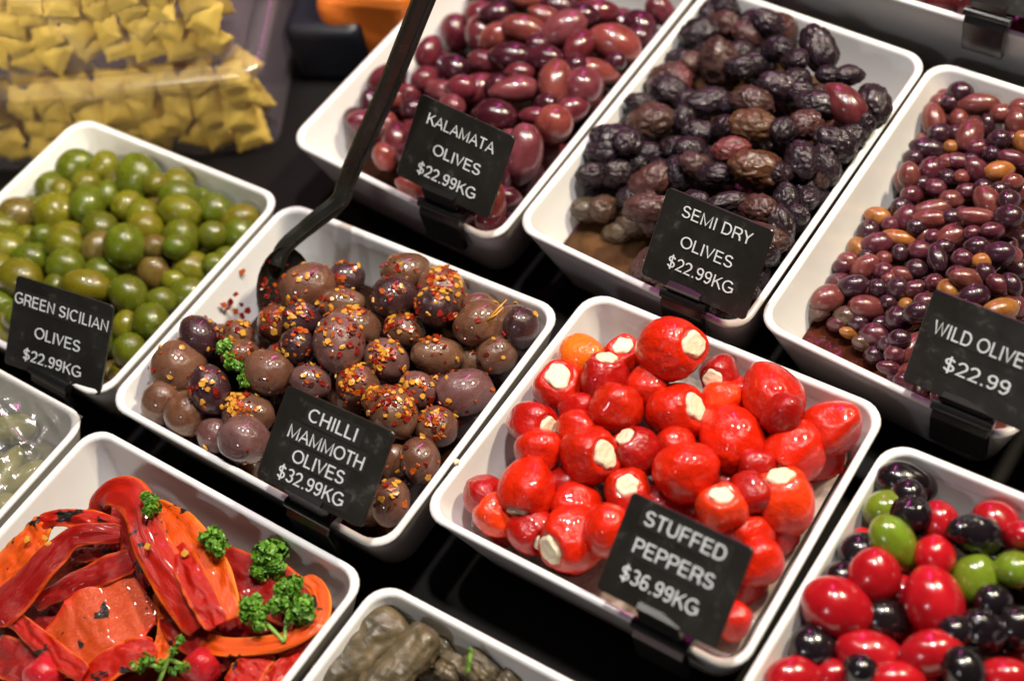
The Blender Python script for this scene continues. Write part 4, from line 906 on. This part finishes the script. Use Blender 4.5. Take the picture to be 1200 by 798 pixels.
for px, py, r, lab in ((52, 792, 24, 'round pinkish red pepper bulging at the bottom left'), (236, 782, 24, 'small red pepper bulb beside the thin parsley sprig')):
    o = link('pepper_bulb', random.choice(SH['pepper'])); P = at(px, py, -.012); k = r*depth(P)/FPX; o.location = P; o.scale = (k, k, k); o.rotation_euler = (.5, 1.9, .3); o.color = (.5, .012, .02, 1); tag(o, lab, 'pepper', 'whole peppers in the roasted tray')
for px, py, z, lab in ((32, 632, .0035, 'yellow seed on the left orange red strip, upper of two'), (57, 637, .0045, 'yellow seed on the long dark red strip'), (173, 640, .0115, 'yellow seed on the folded red strip'), (217, 648, .0080, 'yellow seed on the orange edged strip'), (53, 630, .0045, 'yellow seed touching its twin on the long dark red strip')):
    vs, fs, ms = [], [], []; flake_geo(Vector(), Vector((.2, -.3, 1)), .0019, vs, fs, ms, 0, .0005); o = mk_flakes('pepper_seed', vs, fs, ms); o.location = at(px, py, z); tag(o, lab, 'seed', 'pepper seeds')
# ------------------------------------------------------------------ stuffed vine leaves
def dolma(p0, p1, r, label, s):
    A, B = at(*p0), at(*p1); c = (A+B)/2; t = (B-A); L_ = t.length; t.normalize(); a = (Vector((0, 0, 1))-t*t.z).normalized(); b = t.cross(a); rr = r*depth(c)/FPX; vs, fs = [], []; n, m = 56, 48; sv = Vector((s*7.7, s*3.1, 0))
    for i in range(n):
        f = i/(n-1); x = (f-.5)*L_; e = (1-abs(2*f-1)**9)**.6 if 0 < f < 1 else .02; e = max(e, .05)
        for k in range(m):
            w = 2*math.pi*k/m; spir = .10*((k/m+f*.8) % 1)
            q = Vector((f*6, math.cos(w)*1.2, math.sin(w)*1.2))+sv
            rad = rr*e*(.93+spir*2.2-.12*max(0, math.cos(w*2+f*3+s*2))**6+.09*(abs(((f*2.6+math.sin(w)*.35+s*.37) % 1)-.5)*2)**3+.05*math.sin(w*3+f*4+s)+.12*noise.noise(q*.8)+.05*noise.noise(q*2.4)-.10*max(0, 1-abs(noise.noise(Vector((f*2.2+math.sin(w)*.5, w*1.3, s))))*6)+.025*noise.noise(q*7))
            vs.append(t*x+(a*math.cos(w)*.85+b*math.sin(w))*rad)
    for i in range(n-1):
        for k in range(m): fs.append((i*m+k, i*m+(k+1) % m, (i+1)*m+(k+1) % m, (i+1)*m+k))
    fs += [tuple(reversed(range(m))), tuple(range((n-1)*m, n*m))]
    o = link('stuffed_vine_leaf', mesh('stuffed_vine_leaf', vs, fs), None, M['vine']); o.location = c; tag(o, label, 'vine leaf roll', 'stuffed vine leaves')
dolma((372, 812, -.016), (474, 722, -.012), 29, 'plump wrinkled vine leaf roll by the left wall', 1)
dolma((428, 826, -.006), (508, 737, -.004), 24, 'vine leaf roll laid slanting in front, its smooth top catching pink light', 2)
dolma((500, 800, -.020), (524, 742, -.018), 20, 'olive brown vine leaf roll behind the slanting one', 3)
dolma((520, 800, -.014), (535, 768, -.014), 20, 'small crumpled vine leaf roll in the middle', 4)
dolma((548, 800, -.014), (572, 770, -.012), 24, 'dark crumpled vine leaf roll under the green sprig tip', 5)
dolma((585, 806, -.016), (606, 786, -.016), 18, 'vine leaf roll at the bottom edge furthest right', 6)
parsley('tiny yellow green sprig tip standing on the vine leaf rolls', [(551, 761, 5, 30), (549, 774, 5, 30), (547, 783, 4, 20)], [((548, 788, -.002), (550, 775, .0), (552, 760, .002))], .002)
pool('oil', 'H', .032, 'dark oil under the vine leaf rolls', M['oil_dark'])
# ------------------------------------------------------------------ film covered tray
for k, (p0, p1, r, lab) in enumerate((((-10, 505, -.022), (40, 500, -.022), 18, 'pale pickled pepper under the film, furthest back'), ((10, 575, -.018), (48, 545, -.018), 17, 'pale green pickled pepper under the film by the right wall'), ((-10, 585, -.02), (20, 530, -.02), 18, 'pale pickled pepper under the film, middle one'), ((-12, 610, -.02), (14, 582, -.02), 18, 'pale pickled pepper under the film, nearest'))):
    A, B = at(*p0), at(*p1); c = (A+B)/2; o = link('pickled_pepper', SH['kalamata'][k].copy()); o.data.materials[0] = M['pickle']
    t = (B-A).normalized(); u = t.orthogonal().normalized(); rr = r*depth(c)/FPX
    o.matrix_world = Matrix.Translation(c) @ Matrix((t, u, t.cross(u))).transposed().to_4x4() @ Matrix.Diagonal(((B-A).length*.62, rr, rr*.8, 1)); tag(o, lab, 'pickle', 'pickles under the film')
pool('brine', 'J', .030, 'pale green brine under the film', liquid('pale_green_brine', (.26, .25, .09), 0.))
q, z, s = TR['J']; vs, fs = [], []; nx, ny = 150, 130
CRE = [(at(*a_), at(*b_), h_) for a_, b_, h_ in (((-8, 502), (64, 538), .0032), ((-8, 484), (24, 472), .0026), ((12, 515), (48, 562), .0024), ((-8, 545), (42, 518), .0026), ((18, 446), (66, 470), .002), ((28, 566), (64, 524), .0026), ((-8, 460), (40, 500), .002), ((-8, 575), (30, 548), .0028), ((40, 470), (96, 492), .002), ((-8, 525), (30, 580), .002))]
for j in range(ny):
    for i in range(nx):
        P = tray_at('J', .012+.976*i/(nx-1), .012+.976*j/(ny-1), 0); x, y = P.x*60, P.y*60
        sag = min(1, min(i, nx-1-i, j, ny-1-j)/12)
        P.z = .0012 + sag*(-.0035+.0034*max(0, 1-abs(noise.noise(Vector((x*.35+y*.75, y*.10-x*.05, 1))))*7) + .0022*max(0, 1-abs(noise.noise(Vector((x*.9-y*.4, y*.5, 9))))*6) + .0014*noise.noise(Vector((x*1.1, y*1.1, 5))))
        for A_, B_, h_ in CRE:
            ab = (B_-A_).xy; ap = (P-A_).xy; t_ = max(0, min(1, ap.dot(ab)/ab.length_squared)); dd = (ap-ab*t_).length + .0006*noise.noise(Vector((t_*6, h_*9000, 0)))
            P.z += sag*h_*math.exp(-(dd/.0021)**2)*(1-abs(2*t_-1)**3)
        vs.append(P)
for j in range(ny-1):
    for i in range(nx-1): fs.append((j*nx+i, j*nx+i+1, (j+1)*nx+i+1, (j+1)*nx+i))
o = link('cling_film', mesh('cling_film', vs, fs), None, M['film']); tag(o, 'wrinkled clear cling film stretched over the tray at the left edge', 'cling film')
# ------------------------------------------------------------------ far tray contents
for k, (px, py) in enumerate(((1085, -6), (1108, 2), (1128, -4), (1145, 10), (1190, 22), (1196, 34), (1172, 6), (1100, -14), (1120, -16), (1150, -8))):
    o = link('dark_olive', random.choice(SH['kalamata'])); P = at(px, py, .010); o.location = P; o.scale = (.012, .009, .009); o.rotation_euler = (random.uniform(0, 6), random.uniform(-.4, .4), random.uniform(0, 6)); o.color = (.07, .012, .012, 1)
    tag(o, 'dark red olive in the raised far tray, blurred at the top edge', 'olive', 'olives in the far tray')
# ------------------------------------------------------------------ pasta tubs
TD = Vector((.855, .519, 0)).normalized(); TN = Vector((-.519, .855, 0)).normalized(); TP = Vector((-.0635, .0530, -.052))
def ravioli_mesh(k):
    n = 15; vs, fs = [], []; s = Vector((k*5.1, 2, 0))
    for side in (1, -1):
        for j in range(n):
            for i in range(n):
                x, y = -1+2*i/(n-1), -1+2*j/(n-1); m = max(abs(x), abs(y)); h = .10 + (.50*(1-(m/.84)**2)**.55 if m < .84 else 0)
                if m > .99: h = .07
                e = 1+.04*math.sin(12*(x if abs(y) > abs(x) else y))*(m > .9)
                bend = .07*noise.noise(Vector((x, y, k))*.7)
                vs.append(Vector((x*e, y*e, side*h*(1 if side > 0 else .55)+bend+.03*noise.noise(Vector((x*3, y*3, side))+s))))
    N = n*n
    for s_ in (0, 1):
        for j in range(n-1):
            for i in range(n-1):
                q = (s_*N+j*n+i, s_*N+j*n+i+1, s_*N+(j+1)*n+i+1, s_*N+(j+1)*n+i); fs.append(q if s_ == 0 else q[::-1])
    edge = [i for i in range(n)]+[j*n+n-1 for j in range(1, n)]+[(n-1)*n+i for i in range(n-2, -1, -1)]+[j*n for j in range(n-2, 0, -1)]
    for a_, b_ in zip(edge, edge[1:]+edge[:1]): fs.append((a_, N+a_, N+b_, b_))
    me = mesh('ravioli', vs, fs); me.materials.append(M['pasta']); return me
RAV = [ravioli_mesh(k) for k in range(6)]
def tub(base_z, h, grow, label, wlab, fillh, cols, rows):
    Wt, Dt = .30, .14; root = empty('pasta_tub', TP+Vector((0, 0, base_z+.052))); root.location.z = base_z; tag(root, label, 'plastic tub', 'clear pasta tubs')
    def ring(ins, z, r=.012, n=5):
        pts = []
        for cx, cy, a0 in ((-r-ins, r+ins, 270), (-r-ins, Dt-r-ins, 0), (-Wt+r+ins, Dt-r-ins, 90), (-Wt+r+ins, r+ins, 180)):
            for k in range(n+1):
                w = math.radians(a0+90*k/n); x, y = cx+r*math.cos(w), cy+r*math.sin(w); pts.append(TD*x+TN*y+Vector((0, 0, z)))
        return pts
    def loft(rs, cap):
        vs = [p for r_ in rs for p in r_]; m = len(rs[0]); fs = []
        for i in range(len(rs)-1):
            for k in range(m): fs.append((i*m+k, i*m+(k+1) % m, (i+1)*m+(k+1) % m, (i+1)*m+k))
        if cap: fs.append(tuple(range(m-1, -1, -1)) if cap == 'b' else tuple(range((len(rs)-1)*m, len(rs)*m)))
        return vs, fs
    V, F = loft([ring(.007, .002), ring(.005, .006), ring(.001, h-.010)], 'b'); link('tub_body', mesh('tub_body', V, F), root, M['plastic'])
    V, F = loft([ring(-.003, h-.010), ring(-.004, h-.006), ring(-.004, h-.001), ring(.0, h), ring(.006, h), ring(.008, h-.003)], 't'); link('lid', mesh('lid', V, F), root, M['plastic'])
    for lay in range(2):
        for j in range(rows):
            for i in range(cols):
                if lay and (i+j) % 2: continue
                x = -.021-.0185*i+random.uniform(-.003, .002); y = .014+.018*lay+random.uniform(-.002, .003); z = .013+j*fillh/max(1, rows-1)+random.uniform(-.003, .003)+.005*lay
                o = link('ravioli', random.choice(RAV)); o.location = root.location+TD*x+TN*y+Vector((0, 0, z))
                e = Euler((math.radians(90)+random.gauss(0, .26)-.34, random.gauss(0, .5), math.atan2(TD.y, TD.x)+random.gauss(0, .25))); o.rotation_euler = e
                k = random.uniform(.0086, .0106); o.scale = (k, k, k)
                tag(o, f'square yellow ravioli {"pressed against the front" if not lay else "deeper inside"} of the {wlab} pasta tub', 'ravioli', f'ravioli in the {wlab} tub')
    return root
tub(-.052, .072, 1, 'clear plastic tub of ravioli at the bottom of the stack', 'lower', .040, 10, 4)
tub(.0205, .072, 1, 'clear plastic tub of ravioli stacked on another, at the top left', 'upper', .040, 10, 4)
tub(.093, .03, 1, 'clear tub standing on the two ravioli tubs, cut by the top left corner', 'top', .0, 10, 1)
# dark crate and orange packet blurred behind the kalamata tray
def bevel_box(name, P, size, rz, mat, label, cat, r=.008, puff=0.):
    bm = bmesh.new(); bmesh.ops.create_cube(bm, size=1)
    for v in bm.verts: v.co = Vector((v.co.x*size[0], v.co.y*size[1], v.co.z*size[2]))
    bmesh.ops.bevel(bm, geom=bm.edges[:], offset=r, segments=4, affect='EDGES', profile=.6)
    if puff:
        bmesh.ops.subdivide_edges(bm, edges=bm.edges[:], cuts=3, use_grid_fill=True)
        for v in bm.verts: v.co += v.co.normalized()*puff*(noise.noise(v.co*50)+.4)
    o = link(name, bm_mesh(name, bm), None, mat); o.location = P; o.rotation_euler = (0, 0, rz); tag(o, label, cat); return o
c = at(372, 40, -.02); bevel_box('storage_crate', (c.x-.012, c.y+.045, -.030), (.05, .11, .042), .4, M['crate'], 'dark blue black crate in the gap behind the pasta tubs', 'crate')
c = at(440, 12, -.01); bevel_box('food_packet', (c.x-.005, c.y+.015, -.018), (.06, .055, .055), .3, M['packet'], 'blurred orange packet behind the kalamata tray at the top edge', 'packet', .012, .006)

# cheese crumbs
for px, py, z, k, lab in ((535, 541, .001, .0018, 'white cheese crumb lying on the left rim of the stuffed pepper tray'), (666, 596, .004, .0016, 'cheese crumb wedged between two stuffed peppers left of the price card')):
    o = link('cheese_crumb', CHEESE[0].copy()); o.location = at(px, py, z); o.scale = (k*3, k*1.6, k*1.6); o.rotation_euler = (0, 1.57, .3); tag(o, lab, 'cheese crumb')
    o.data.transform(Matrix.Translation((-.72, 0, 0)))
